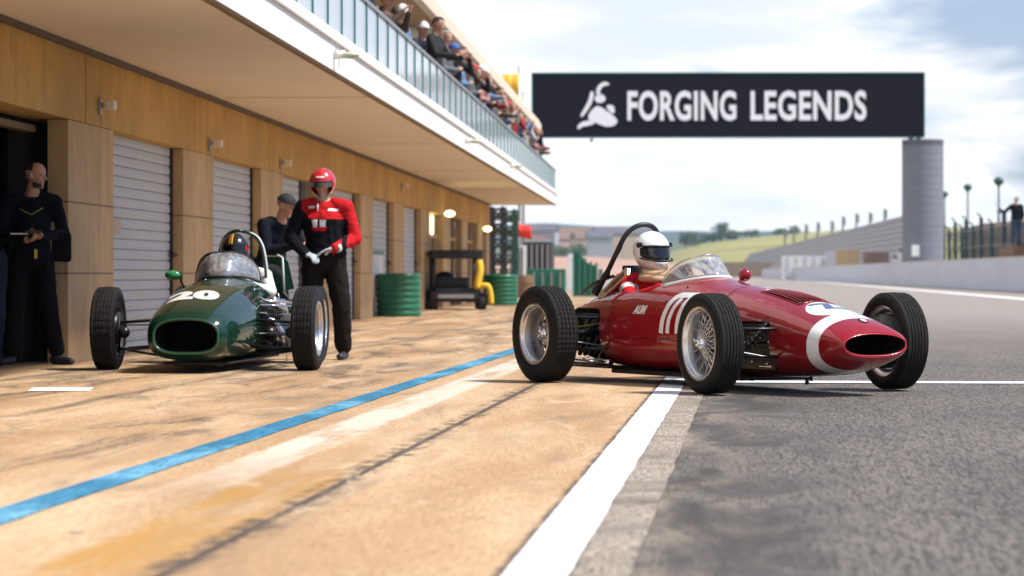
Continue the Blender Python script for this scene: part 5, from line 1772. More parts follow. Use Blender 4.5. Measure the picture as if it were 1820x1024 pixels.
def stand(**kw):
    J = dict(pelvis=(0, 0, .97), chest=(0, 0, 1.28), neck=(0, .01, 1.50), head=(0, -.01, 1.655),
             shL=(.195, .01, 1.43), shR=(-.195, .01, 1.43), elL=(.25, .03, 1.13), elR=(-.25, .03, 1.13), wrL=(.26, -.03, .88), wrR=(-.26, -.03, .88),
             hipL=(.095, 0, .93), hipR=(-.095, 0, .93), knL=(.11, -.02, .51), knR=(-.11, -.02, .51), anL=(.12, .02, .10), anR=(-.12, .02, .10), toeL=(.15, -.15, .03), toeR=(-.15, -.15, .03))
    J.update(kw)
    return {k: Vector(v) for k, v in J.items()}

def eyes(parent, P, name='eye'):
    for s in (-1, 1):
        q = MB(); q.ell(P(.070, s * .031, .010), (.011, .011, .010), 12, 8); q.build(name, EYE, parent)

def shell_of(P, m, name, parent, zmin=0.03, front=.05, grow=.008, beard=False):
    """hair or beard as a shell over the skull"""
    q = MB(); n = 28; k = 16
    for i in range(k + 1):
        el = lerp(R(-30), R(90), i / k)
        for j in range(n):
            az = 2 * PI * j / n
            r_ = .083 + grow
            q.v.append(P(-.008 + (r_ + .018) * math.cos(el) * math.cos(az), r_ * math.cos(el) * math.sin(az), .036 + r_ * math.sin(el)))
    for i in range(k):
        el = lerp(R(-30), R(90), (i + .5) / k)
        for j in range(n):
            az = 2 * PI * (j + .5) / n; az = (az + PI) % (2 * PI) - PI
            if abs(az) < R(75) and el < R(front): continue
            if abs(az) < R(115) and el < R(5): continue
            j2 = (j + 1) % n
            q.face([i * n + j, i * n + j2, (i + 1) * n + j2, (i + 1) * n + j], 0, True)
    return q.build(name, m, parent)

def put_helmet(parent, kind, c, fw, mshell, mvis, extra=None, scale=1.0, name='helmet'):
    h = helmet_meshes(kind)
    fw = Vector(fw).normalized(); up = Vector((0, 0, 1)); up = (up - fw * up.dot(fw)).normalized(); lf = up.cross(fw)
    M_ = Matrix.Translation(Vector(c)) @ Matrix((fw, lf, up)).transposed().to_4x4() @ Matrix.Scale(scale, 4)
    for q in h.values(): q.v = [M_ @ p for p in q.v]
    o = h['shell'].build(name, mshell, parent); solidify(o, .012)
    if kind == 'full':
        h['visor'].build('visor', mvis, o)
    return o, M_

def person(name_label, cat_loc, rz, group=None):
    return empty('person', cat_loc, rz, name_label, 'person', group)

# ---- man with the tablet in the garage opening
p0 = gnd(66, 645); 
f = Fig()
J = stand(elL=(.27, .02, 1.15), wrL=(.10, -.24, 1.12), elR=(-.26, .02, 1.15), wrR=(-.06, -.25, 1.08), anR=(-.19, .0, .10), anL=(.21, .04, .10), knR=(-.14, -.03, .51), knL=(.15, -.02, .51), toeL=(.34, -.08, .03), toeR=(-.26, -.15, .03), head=(.03, -.02, 1.65))
dress(f, J, 0, 1, 2, 3, bulk=.98)
fw = Vector((.88, -.45, -.05))
P = head_prims(f, J['head'], fw, 3)
add_hand(f, J['wrL'], (-.7, -.6, .15), (.1, -.1, 1), 3, .5, -1)
add_hand(f, J['wrR'], (.75, -.5, .1), (0, 0, 1), 3, .45, 1)
me = f.mesh([NAVY, BLACKC, SHOE, SKIN], .008)
man = person('balding bearded man in black overalls holding a tablet at the open garage', (-4.20, 24.12, 0), R(8))
link('body', me, man)
shell_of(P, HAIR, 'hair', man, front=75)
q = MB()
for j in range(13):
    a = lerp(-1.15, 1.15, j / 12)
    q.tube([P(-.008 + .080 * math.cos(a) * .86, .070 * math.sin(a), -.048 - .02 * math.cos(a)), P(-.006 + .088 * math.cos(a) * .80, .050 * math.sin(a), -.096)], .013, n=6)
q.build('beard', HAIR, man)
eyes(man, P)
q = MB(); q.box(-.04, .10, -.40, -.30, 1.155, 1.17, bev=.003, M=None); tb = q.build('tablet', mat('tablet_black', (.01, .01, .012), .3), None)
tb.location = man.location; tb.rotation_euler = man.rotation_euler; tag(tb, 'flat black tablet held by the bearded man', 'tablet')
q = MB(); q.box(-.17, -.02, -.36, -.28, 1.135, 1.148, bev=.002); pp_ = q.build('paper_sheet', M_paper, None); pp_.location = man.location; pp_.rotation_euler = man.rotation_euler; tag(pp_, 'folded white papers in the hands of the bearded man', 'papers')
q = MB(); q.box(.025, .05, -.150, -.142, .93, 1.01, bev=.003); q.build('yellow_tag', M_yel, man)
q = MB(); q.tube([(-.10, -.155, 1.36), (0, -.165, 1.31), (.10, -.16, 1.37)], .0035, n=6); q.build('lanyard', mat('lime_lanyard', (.45, .5, .05), .6), man)
q = MB(); q.box(.17, .34, -.02, .14, .90, 1.16, bev=.035); q.tube([(.25, 0, 1.14), (.12, -.05, 1.42), (-.1, .05, 1.46)], .014, n=6); q.build('shoulder_bag', BLACKC, man)

# ---- two people behind him in the garage
f = Fig()
J = stand(elL=(.25, .0, 1.13), wrL=(.16, -.2, 1.05))
dress(f, J, 0, 1, 2, 3)
P = head_prims(f, J['head'], (.4, -.9, 0), 3)
add_hand(f, J['wrL'], (-.5, -.8, 0), (0, 0, 1), 3, .5, -1); add_hand(f, J['wrR'], (0, -.1, -1), (1, 0, 0), 3, .4, 1)
me = f.mesh([NAVY, GREYJ, SHOE, SKIN], .014)
pb = person('person in grey blue jeans standing inside the dark garage behind the bearded man', (-4.52, 25.3, 0), R(15)); link('body', me, pb); shell_of(P, HAIR, 'hair', pb, front=60)
pc = person('person in dark blue jeans at the very left edge of the open garage', (-4.66, 24.5, 0), R(-25))
me2 = me.copy(); me2.materials[1] = JEANS; link('body', me2, pc); shell_of(P, HAIR, 'hair', pc, front=60)

# ---- man in the red helmet
f = Fig()
J = stand(neck=(0, 0, 1.47), head=(-.01, -.03, 1.625), shL=(.20, .01, 1.41), shR=(-.20, .01, 1.41), elL=(.285, .02, 1.12), wrL=(.13, -.20, 1.03),
          elR=(-.31, -.02, 1.13), wrR=(-.14, -.22, .98), anL=(.17, .10, .10), toeL=(.16, -.08, .03), anR=(-.13, .02, .10), toeR=(-.17, -.15, .03), knL=(.16, .0, .52), pelvis=(.02, 0, .97))
dress(f, J, 0, 1, 2, 3, bulk=1.15)
fwh = Vector((-.02, -.97, -.22))
P = head_prims(f, J['head'], fwh, 3, ears=False)
add_hand(f, J['wrL'], (-.93, -.25, -.22), (.0, -.2, -1), 5, .22, -1, size=1.08)
add_hand(f, J['wrR'], (.8, -.45, -.3), (.0, .3, -1), 5, .5, 1, size=1.05)
def rc(c, mi):
    if mi == 0:
        if c.x > .232: return 4          # red leather lower sleeve
        if c.x > .19 and c.z < 1.26: return 0
        if c.z > 1.30 and c.x > -.20 and c.z > 1.30 + max(0, -(c.x + .12)) * 1.2: return 4
    if mi == 0 and c.x > .10 and c.y < -.12 and c.z < 1.12: return 4
    return mi
me = f.mesh([BLACKC, TROUS, SHOE, SKIN, REDC, GLOVE], .008, recolor=rc)
rm = person('man in a red open helmet and red and black jersey standing beside the green car', (-1.74, 25.5, 0), R(-4))
link('body', me, rm)
eyes(rm, P)
M_rhel = mat('red_helmet_paint', (.52, .008, .012), .25, coat=1, var=.06)
ho, HM = put_helmet(rm, 'open', J['head'] + Vector((0, 0, .012)), fwh, M_rhel, M_black)
q = MB()
def hp(az, el, r_=1.02): 
    ce, se = math.cos(el), math.sin(el)
    return HM @ Vector((.138 * ce * math.cos(az) * r_, .124 * ce * math.sin(az) * r_, .138 * se * r_))
q.add([hp(R(a), R(e)) for e in (30, 36) for a in range(-22, 23, 4)], [(i, i + 1, 12 + i + 1, 12 + i) for i in range(11)]); q.build('helmet_badge', M_whited, ho)
q = MB(); rng_ = list(range(-58, 59, 6))
q.add([hp(R(a), R(e) - .0, 1.0 - .09 * (1 - abs(a) / 60)) for e in (-9, 11) for a in rng_], [(i, i + 1, len(rng_) + i + 1, len(rng_) + i) for i in range(len(rng_) - 1)])
q.build('goggles', mat('mirror_goggles', (.30, .30, .33), .12, metal=.9, var=0), rm)
q = MB(); q.tube([hp(R(a), R(14), 1.015) for a in range(-64, 65, 8)], .006, n=6); q.build('helmet_trim', M_black, ho)
q = MB(); q.tube([hp(R(64), R(-35), .98), HM @ Vector((.06, .03, -.13)), HM @ Vector((.07, 0, -.135)), HM @ Vector((.06, -.03, -.13)), hp(R(-64), R(-35), .98)], .008, n=6, smooth_path=4)
q.build('chin_strap', mat('pale_strap', (.5, .48, .4), .7), ho)
# chest print on the jersey
jb = bvh_of(me)
def jersey(name, src, O, m_, ml=.02): return decal(name, src, O, (1, 0, 0), (0, 0, 1), (0, 1, 0), jb, m_, rm, off=.003, maxlen=ml)
jersey('jersey_print', [[(-.075, .045), (-.02, .05), (-.02, -.02), (-.06, -.025)], [(.0, .05), (.06, .045), (.055, -.02), (.0, -.02)]], (-.02, -1, 1.245), M_whited)
jersey('jersey_print', [[(-.085, -.02), (.075, -.018), (.055, -.055), (-.06, -.055)]], (-.02, -1, 1.245), REDC)
jersey('jersey_print', [[(-.045, .012), (.045, .012), (.05, -.010), (-.05, -.012)]], (.10, -1, 1.385), M_whited)
jersey('jersey_print', [[(-.035, .012), (.03, .012), (.03, -.010), (-.03, -.012)]], (-.10, -1, 1.41), M_whited)
q = MB()
h_, n_, _, _ = jb.ray_cast(Vector((-.045, -1, 1.40)), Vector((0, 1, 0)))
q.tube([h_ + Vector((0, -.004, .05)), h_ + Vector((.002, -.008, -.03)), h_ + Vector((.004, -.006, -.15))], .004, n=6); q.ell(h_ + Vector((0, -.01, .01)), (.010, .006, .026), 10, 6); q.build('radio_cable', M_whited, rm)
q = MB(); q.tube([J['wrL'] + Vector((.005, 0, 0)), J['wrL'] + Vector((.035, .03, .01))], .046, n=16); q.build('glove_cuff', mat('glove_cuff_white', (.5, .5, .5), .7), rm)

# ---- stooping man in the dark cap
f = Fig()
J = stand(pelvis=(0, .0, .90), chest=(.0, -.08, 1.16), neck=(0, -.15, 1.35), head=(0, -.23, 1.48), shL=(.20, -.11, 1.29), shR=(-.20, -.11, 1.29), elL=(.26, -.22, 1.02), elR=(-.26, -.22, 1.02),
          wrL=(.12, -.44, 1.10), wrR=(-.10, -.44, 1.08), hipL=(.095, .02, .88), hipR=(-.095, .02, .88), knL=(.11, -.06, .49), knR=(-.11, -.06, .49))
dress(f, J, 0, 1, 2, 3, bulk=1.05)
P = head_prims(f, J['head'], (.15, -.9, -.35), 3)
add_hand(f, J['wrL'], (-.5, -.8, .1), (-.3, 0, -1), 3, .7, -1); add_hand(f, J['wrR'], (.5, -.8, .1), (.3, 0, -1), 3, .7, 1)
me = f.mesh([NAVY, NAVY, SHOE, SKIN], .010)
cm_ = person('man in a dark cap and navy jacket looking down behind the green car', (-2.46, 28.0, 0), R(50))
link('body', me, cm_); eyes(cm_, P)
q = MB(); n = 28; k = 10
for i in range(k + 1):
    el = lerp(R(8), PI / 2, i / k)
    for j in range(n):
        az = 2 * PI * j / n; q.v.append(P(-.008 + .108 * math.cos(el) * math.cos(az), .094 * math.cos(el) * math.sin(az), .030 + .100 * math.sin(el)))
for i in range(k):
    for j in range(n): q.face([i * n + j, i * n + (j + 1) % n, (i + 1) * n + (j + 1) % n, (i + 1) * n + j])
q.add([P(.075, -.06, .045), P(.075, .06, .045), P(.15, .045, .035), P(.165, 0, .036), P(.15, -.045, .035)], [(0, 1, 2, 3, 4)], 0, True)
q.build('cap', mat('cap_black', (.012, .012, .016), .8, var=.3), cm_)

# ---- driver of the red car; body frame: facing -Y, so rotated into the car's heading
def seated(J0):
    J = dict(pelvis=(0, 0, .28), chest=(0, .06, .56), neck=(0, .06, .775), head=(0, .02, .93), shL=(.185, .05, .70), shR=(-.185, .05, .70), elL=(.27, -.14, .56), elR=(-.27, -.14, .56),
             wrL=(.15, -.40, .69), wrR=(-.15, -.40, .69), hipL=(.09, -.03, .25), hipR=(-.09, -.03, .25), knL=(.12, -.46, .36), knR=(-.12, -.46, .36), anL=(.10, -.86, .26), anR=(-.10, -.86, .26), toeL=(.10, -.92, .36), toeR=(-.10, -.92, .36))
    J.update(J0); return {k: Vector(v) for k, v in J.items()}
def driver(label, loc, rz, J, fw, mats, hel, suit_rc=None, vox=.008):
    f = Fig()
    dress(f, J, 0, 0, 2, 3, bulk=.95, feet=False)
    for s in 'LR': f.cap(J['an' + s], J['toe' + s], .045, .035, 2)
    P = head_prims(f, J['head'], fw, 3, ears=False)
    add_hand(f, J['wrL'], (-.2, -.9, .35), (-.8, 0, -.5), 5, 1.0, -1); add_hand(f, J['wrR'], (.2, -.9, .35), (.8, 0, -.5), 5, 1.0, 1)
    me = f.mesh(mats, vox, recolor=suit_rc, fold=.006)
    d = person(label, loc, rz); link('body', me, d); eyes(d, P)
    return d, P, me
M_whel = mat('white_helmet_paint', (.82, .82, .84), .22, coat=1, var=.03)
M_visor = mat('black_visor', (.004, .004, .005), .10, coat=.3, var=0, spec=.5)
Jr = seated(dict(head=(0, -.01, .955), neck=(0, .04, .79), shR=(-.19, .05, .715), shL=(.19, .05, .715), elR=(-.25, -.13, .60)))
def rcr(c, mi):
    if mi == 0 and c.x < -.10 and -.04 < (c.y + .9 * (c.z - .68)) < .03 and c.z > .6: return 4
    return mi
rd_loc = Vector((1.99, 18.67, 0)) + Vector((.473, -.881, 0)) * -2.03
drv, P, me = driver('driver in a white full face helmet and red suit seated in the red car', rd_loc, TH + PI / 2, Jr, (0, -1, -.06), [REDC, REDC, SHOE, SKIN, WHITEC, TAN], None, rcr)
ho, HM = put_helmet(drv, 'full', Jr['head'] + Vector((0, -.004, .012)), (0, -1, -.05), M_whel, M_visor, scale=1.07)
q = MB(); q.tube([HM @ Vector((.158 * math.cos(R(a)), .128 * math.sin(R(a)), .040 - .006 * abs(a) / 70)) for a in range(-74, 75, 6)], .0055, n=6)
q.tube([HM @ Vector(((.158 + .03) * math.cos(R(a)), .128 * math.sin(R(a)), -.062 + .012 * (abs(a) / 70) ** 2)) for a in range(-74, 75, 6)], .007, n=6)
q.build('visor_seal', M_black, ho)
q = MB()
for sg in (-1, 1):
    for (x, z, r_) in ((.022, .040, .020), (.052, .048, .013)):
        q.lathe([(0, r_), (.012, r_ * .9), (.014, 0)], 16, 'y', M=HM @ Matrix.Translation((x, sg * .116, z)) @ (Matrix.Identity(4) if sg > 0 else Matrix.Rotation(PI, 4, 'X')))
q.build('visor_pivot', M_black, ho)
q = MB(); q.box(-.055, .075, -.125, -.055, .815, .875, bev=.012); q.tube([(-.10, -.06, .80), (-.02, -.14, .79), (.09, -.08, .80)], .034, n=12, smooth_path=4)
q.tube([(-.12, -.05, .77), (-.05, -.15, .76), (.06, -.12, .76)], .030, n=12, smooth_path=4); q.build('tan_scarf', TAN, drv)

# ---- driver of the green car
gd_loc = Vector((GAX.x, GAX.y, 0)) + Vector((gf.x, gf.y, 0)) * -1.52 
Jg = seated(dict(head=(-.06, -.02, 1.0), neck=(-.01, .04, .84), shR=(-.19, .05, .77), shL=(.20, .05, .78), elL=(.28, -.14, .64), elR=(-.26, -.14, .60)))
drg, P, me = driver('driver in a black helmet and white overall seated in the green car', gd_loc, GTH + PI / 2, Jg, (.35, -.93, -.1), [WHITEC, WHITEC, SHOE, SKIN, REDC, WHITEC], None)
M_bhel = mat('black_helmet_paint', (.012, .011, .012), .15, coat=1, var=.1)
ho, HM = put_helmet(drg, 'full', Jg['head'] + Vector((0, -.004, .018)), (.42, -.9, -.05), M_bhel, M_visor)
def hst(a0, e0, a1, e1, wd, m_, name):
    q = MB(); nn = 14
    for i in range(nn + 1):
        a = lerp(a0, a1, i / nn); e = lerp(e0, e1, i / nn)
        for s in (-1, 1):
            az, el = R(a + s * wd), R(e)
            q.v.append(HM @ Vector(((.141 if math.cos(az) > 0 else .153) * math.cos(el) * math.cos(az), .1265 * math.cos(el) * math.sin(az), .1405 * math.sin(el))))
    for i in range(nn): q.face([2 * i, 2 * i + 2, 2 * i + 3, 2 * i + 1], 0, True)
    q.build(name, m_, ho)
hst(-28, 20, -28, 78, 3, M_yel, 'helmet_stripe'); hst(-40, 20, -40, 74, 2.5, mat('orange_stripe', (.6, .2, .03), .3, coat=1), 'helmet_stripe')
hst(38, -24, 38, 12, 7, REDC, 'helmet_patch'); hst(60, -30, 60, 0, 6, mat('pink_patch', (.75, .25, .25), .4), 'helmet_patch')

# ---- person on the bank at the right edge
f = Fig()
J = stand(elR=(-.42, -.05, 1.22), wrR=(-.66, -.12, 1.24), elL=(.26, .0, 1.12), wrL=(.20, -.15, .95))
dress(f, J, 0, 1, 2, 3, bulk=1.12)
P = head_prims(f, J['head'], (-.7, -.7, 0), 3)
add_hand(f, J['wrR'], (-1, -.1, 0), (0, 0, -1), 3, .6, 1); add_hand(f, J['wrL'], (0, -.4, -1), (-1, 0, 0), 3, .5, -1)
me = f.mesh([BLACKC, JEANS, SHOE, SKIN], .018)
s_ = 118 / F_PX
bp_ = person('person in a black jacket and jeans behind the fence at the right edge', at(1806, 437, 127), 0)
link('body', me, bp_); shell_of(P, HAIR, 'hair', bp_, front=50)
bp_.scale = (1.27, 1.27, 1.27)
q = MB(); q.box(-.25, 3.2, -.6, 2.9, 0, bp_.location.z, bev=.02); pl = q.build('viewing_platform', M_bank, None, (bp_.location.x, bp_.location.y, 0)); tag(pl, 'brown earth platform under the person at the right edge', 'platform')

# ---- spectators on the balcony
def spect_variant(k):
    f = Fig()
    J = stand()
    if k == 0: J.update(elL=Vector((.28, -.12, 1.18)), wrL=Vector((.18, -.38, 1.16)), elR=Vector((-.28, -.12, 1.18)), wrR=Vector((-.18, -.38, 1.16)), head=Vector((0, -.06, 1.64)))
    if k == 1: J.update(elL=Vector((.27, -.16, 1.28)), wrL=Vector((.09, -.30, 1.50)), elR=Vector((-.27, -.16, 1.28)), wrR=Vector((-.09, -.30, 1.50)))
    if k == 2: J.update(elL=Vector((.25, -.04, 1.13)), wrL=Vector((.05, -.22, 1.15)), elR=Vector((-.25, -.04, 1.13)), wrR=Vector((-.05, -.24, 1.12)), head=Vector((.02, -.03, 1.65)))
    dress(f, J, 0, 1, 2, 3)
    fw = ((0, -1, -.35), (.1, -1, -.1), (-.5, -.85, -.25))[k]
    P = head_prims(f, J['head'], fw, 3)
    for s, w_ in ((1, 'L'), (-1, 'R')): f.cap(J['wr' + w_], J['wr' + w_] + Vector((-.03 * s, -.07, .02 if k != 1 else .09)), .028, .020, 3, (1, 0, 0), 1.4)
    return f.mesh([NAVY, JEANS, SHOE, SKIN], .024, 2, name='spectator'), P
SV = [spect_variant(k) for k in range(3)]
hairs = []
for k in range(3):
    P = SV[k][1]
    o = shell_of(P, HAIR, 'hair', None, front=45); hairs.append(o.data); bpy.data.objects.remove(o)
capsm = []
for k in range(3):
    P = SV[k][1]; q = MB(); n = 20; kk = 7
    for i in range(kk + 1):
        el = lerp(R(0), PI / 2, i / kk)
        for j in range(n):
            az = 2 * PI * j / n; q.v.append(P(-.008 + .112 * math.cos(el) * math.cos(az), .098 * math.cos(el) * math.sin(az), .030 + .105 * math.sin(el)))
    for i in range(kk):
        for j in range(n): q.face([i * n + j, i * n + (j + 1) % n, (i + 1) * n + (j + 1) % n, (i + 1) * n + j])
    q.add([P(.075, -.07, .04), P(.075, .07, .04), P(.17, .04, .03), P(.17, -.04, .03)], [(0, 1, 2, 3)], 0, True)
    capsm.append(q.mesh('cap', [HAIR]))
TOPS = [('black', (.015, .015, .018)), ('navy', (.02, .03, .07)), ('red', (.5, .02, .02)), ('light blue', (.20, .36, .60)), ('grey', (.18, .19, .21)), ('white', (.65, .65, .66)), ('brown', (.13, .07, .04)), ('dark green', (.02, .07, .045)), ('pink', (.6, .3, .3))]
HATS = [('dark hair', None, (.02, .014, .010)), ('brown hair', None, (.09, .045, .02)), ('a white cap', 1, (.75, .75, .76)), ('a blue cap', 1, (.05, .12, .35)), ('grey hair', None, (.28, .27, .26)), ('a red cap', 1, (.5, .02, .02)), ('fair hair', None, (.35, .22, .09))]
tm = [mat('top_' + n_.replace(' ', '_'), [x * .55 for x in c_], .85, var=.2) for n_, c_ in TOPS]
hm = [mat('head_' + str(i), h_[2], .8, var=.15) for i, h_ in enumerate(HATS)]
rnd = random.Random(21)
rowA = [(35.2, .62, 0, 0), (38.6, .50, 6, 5), (40.6, .52, 3, 2)]
y = 43.0
order = [(0, 0), (1, 2), (4, 4), (8, 1), (0, 3), (3, 0), (6, 1), (0, 2), (4, 0), (1, 6), (0, 5), (8, 0), (3, 2), (2, 0), (0, 1), (2, 4), (5, 1), (0, 4), (6, 0), (7, 2), (1, 0), (4, 3), (5, 5), (0, 6), (2, 6), (6, 2), (1, 5), (8, 6), (3, 4), (4, 5), (5, 0), (7, 4), (6, 3), (2, 2), (1, 1), (4, 2), (8, 4), (3, 1), (7, 6), (6, 6)]
for k, (a, b2) in enumerate(order):
    rowA.append((y, .12 + .45 * rnd.random() * (k % 2) + .08, a, b2)); y += .62 + .5 * rnd.random()
    if y > 79.0: break
BM = Matrix.Translation((-3.93, 25, 0)) @ Matrix.Rotation(BRZ, 4, 'Z')
for k, (Y, back, ti, hi) in enumerate(rowA):
    v = k % 3 if k else 0
    loc = BM @ Vector((1.90 - back, Y - 25, SOF + .10))
    sp_ = empty('person', loc, BRZ + R(90 - 35 + rnd.uniform(-25, 25)), 'spectator in a %s top with %s%s' % (TOPS[ti][0], HATS[hi][0], (' with raised hands on the balcony', ' leaning on the balcony rail', ' standing on the balcony')[1 if v == 0 else 0 if v == 1 else 2]), 'person', 'spectators on the balcony')
    o = link('body', SV[v][0], sp_)
    o.material_slots[0].link = 'OBJECT'; o.material_slots[0].material = tm[ti]
    hd_ = link('cap' if HATS[hi][1] else 'hair', capsm[v] if HATS[hi][1] else hairs[v], sp_)
    hd_.material_slots[0].link = 'OBJECT'; hd_.material_slots[0].material = hm[hi]
    s = rnd.uniform(.95, 1.04); sp_.scale = (s, s, s)
# ------------------------------------------------------------------ paddock clutter behind the cars
M_gtyre = mat('green_plastic', (.003, .12, .05), .38, var=.12, vscale=3, coat=.3)
def tank(pxa, pxb, pyb, pyt, label, y=None):
    g = gnd((pxa + pxb) / 2, pyb); Y = g.y
    r_ = (pxb - pxa) / 2 / F_PX * Y; h = CAMH + (HORIZON - pyt) / F_PX * Y
    n = 7; prof = [(0, r_ * .93)]
    for i in range(n):
        z0 = h * i / n; hh = h / n
        prof += [(z0 + hh * .06, r_ * .955), (z0 + hh * .25, r_), (z0 + hh * .72, r_), (z0 + hh * .92, r_ * .955)]
    prof += [(h, r_ * .93), (h, r_ * .80), (h - .05, r_ * .78)]
    e = empty('tyre_stack', (g.x, Y + r_, 0), 0, label, 'tyre stack', 'green ribbed tyre stacks')
    q = MB(); q.lathe(prof, 56, 'z'); q.build('ribbed_sleeve', M_gtyre, e)
    q = MB(); q.lathe([(h - .05, r_ * .79), (h - .02, r_ * .5), (h - .02, 0)], 40, 'z'); q.build('lid', M_gtyre, e)
tank(667, 747, 563, 486, 'green ribbed tyre stack nearest the garages, left of the black cart')
tank(859, 921, 543, 488, 'green ribbed tyre stack right of the black cart')

# black cart with a roof
def cart():
    g = gnd(815, 551); Y = g.y; s = Y / F_PX
    X = lambda px: (px - 815) * s
    Z = lambda py: CAMH + (HORIZON - py) * s
    c = empty('utility_cart', (g.x, Y, 0), R(3), 'black roofed utility cart parked between the green tyre stacks', 'cart')
    M_c = mat('cart_black', (.012, .012, .013), .5)
    q = MB(); q.box(X(765), X(858), .0, 1.9, Z(457), Z(444), bev=.03); q.box(X(766), X(857), -.04, .12, Z(460), Z(447), bev=.02); q.build('roof', M_c, c)
    for px in (769, 848):
        for yy in (.08, 1.7): q = MB(); q.tube([(X(px) + .02 * (px < 800), yy, Z(525)), (X(px), yy, Z(457))], .035 if px > 800 else .06, n=8); q.build('roof_post', M_c, c)
    q = MB(); q.box(X(764), X(855), .05, 2.0, Z(537), Z(512), bev=.05); q.box(X(766), X(850), -.12, .0, Z(532), Z(518), bev=.02); q.build('body', M_c, c)
    q = MB(); q.box(X(778), X(842), -.155, -.125, Z(530), Z(523)); q.build('bumper', M_steel, c)
    q = MB(); q.box(X(776), X(835), .3, .8, Z(512), Z(493), bev=.05); q.ell((X(792), .7, Z(495)), (.22, .12, .16)); q.build('seat', M_black, c)
    for px in (770, 857):
        for yy in (.1, 1.5):
            q = MB(); r_ = Z(520) / 2; q.lathe([(-.09, r_ * .5), (-.10, r_ * .85), (-.07, r_), (.07, r_), (.10, r_ * .85), (.09, r_ * .5), (.0, .01)], 28, 'x', M=Matrix.Translation((X(px), yy, r_)))
            o = q.build('wheel', M_rubb, c)
    q = MB()
    q.tube([(X(851), .05, Z(463)), (X(853), .0, Z(480)), (X(848), -.02, Z(505)), (X(851), -.02, Z(512))], .085, n=10, smooth_path=5)
    q.tube([(X(851), -.02, Z(509)), (X(866), -.05, Z(508)), (X(871), -.05, Z(520)), (X(873), -.05, Z(540))], .065, n=10, smooth_path=5)
    q.build('yellow_frame', M_yel, c)
    q = MB(); q.tube([(X(760), .1, Z(541)), (X(752), .3, Z(543))], .03); q.build('tow_hook', M_black, c)
    # something white and an upright panel standing behind the cart
    return c
cart()
def block(name, pxa, pxb, pya, pyb, Y, dep, m, label, cat, group=None, bev=.03, base=True, extra=None):
    s = Y / F_PX; x0, x1 = (pxa - 910) * s, (pxb - 910) * s; z1 = CAMH + (HORIZON - pya) * s; z0 = 0 if base else CAMH + (HORIZON - pyb) * s
    xc = (x0 + x1) / 2
    e = empty(name, (xc, Y, 0), R(-3.2), label, cat, group)
    q = MB(); q.box(x0 - xc, x1 - xc, 0, dep, z0, z1, bev=min(bev, (x1 - x0) * .2, (z1 - z0) * .2)); q.build('body', m, e)
    if extra: extra(e, x0 - xc, x1 - xc, z0, z1, s)
    return e
M_wplast = mat('white_plastic', (.68, .70, .70), .45, var=.06)
M_rust = mat('rust_brown', (.10, .05, .03), .8, var=.3)
M_conc = mat('pale_concrete', (.45, .44, .41), .8, var=.12, vscale=1.5)
M_gfence = mat('green_fence_paint', (.01, .14, .08), .5, var=.15)
M_redb = mat('red_banner', (.70, .035, .02), .7, var=.12)
def bars(e, x0, x1, z0, z1, s):
    for k in range(5):
        x = lerp(x0, x1, (k + .5) / 5)
        q = MB(); q.box(x - .03, x + .03, -.05, -.003, z0 + .1, z1 - .1); q.build('rib', M_steel, e)
def barrel(px0, px1, pyt, pyb, m, label, grp=None):
    g = gnd((px0 + px1) / 2, pyb); Y = g.y; r_ = (px1 - px0) / 2 / F_PX * Y; h = CAMH + (HORIZON - pyt) / F_PX * Y
    q = MB(); q.lathe([(0, 0), (0, r_ * .9), (.04, r_), (h * .3, r_), (h * .33, r_ * 1.03), (h * .36, r_), (h * .63, r_), (h * .66, r_ * 1.03), (h * .69, r_), (h - .03, r_), (h, r_ * .92), (h, 0)], 32, 'z')
    o = q.build('barrel', m, None, (g.x, Y + r_, 0)); tag(o, label, 'barrel', grp)
# tall white tank behind the first stack
block('white_tank', 722, 744, 452, 484, 62, .9, M_wplast, 'white plastic tank standing by a garage pillar above the green stack', 'tank', bev=.2)
barrel(920, 947, 489, 530, mat('brown_barrel', (.16, .085, .04), .8, var=.3), 'brown barrel right of the far green tyre stack')
barrel(948, 976, 482, 512, M_wplast, 'white barrel behind the red car, left of the pair', 'white barrels beyond the pit lane')
barrel(981, 1004, 480, 510, mat('pinkish_white', (.62, .52, .50), .6, var=.15), 'pinkish white barrel left of the tall white post', 'white barrels beyond the pit lane')
barrel(1022, 1041, 498, 512, M_black, 'low dark drum right of the tall white post')
# tall white marker post
g = gnd(1017, 514); q = MB()
for k in range(6): q.box(-.14, .14, -.1, .1, .33 * k * .9, .33 * (k + 1) * .9 - .03, bev=.02)
q.box(-.09, .09, -.06, .06, 0, 1.8)
o = q.build('marker_post', M_wplast, None, (g.x, g.y, 0)); tag(o, 'tall white segmented post right of the white barrels', 'post'); o.scale = (1.5, 1, CAMH * 1.0 + 0.0 + 1.1)
o.scale = (1.5, 1, (CAMH + (HORIZON - 452) / F_PX * g.y) / 1.78)
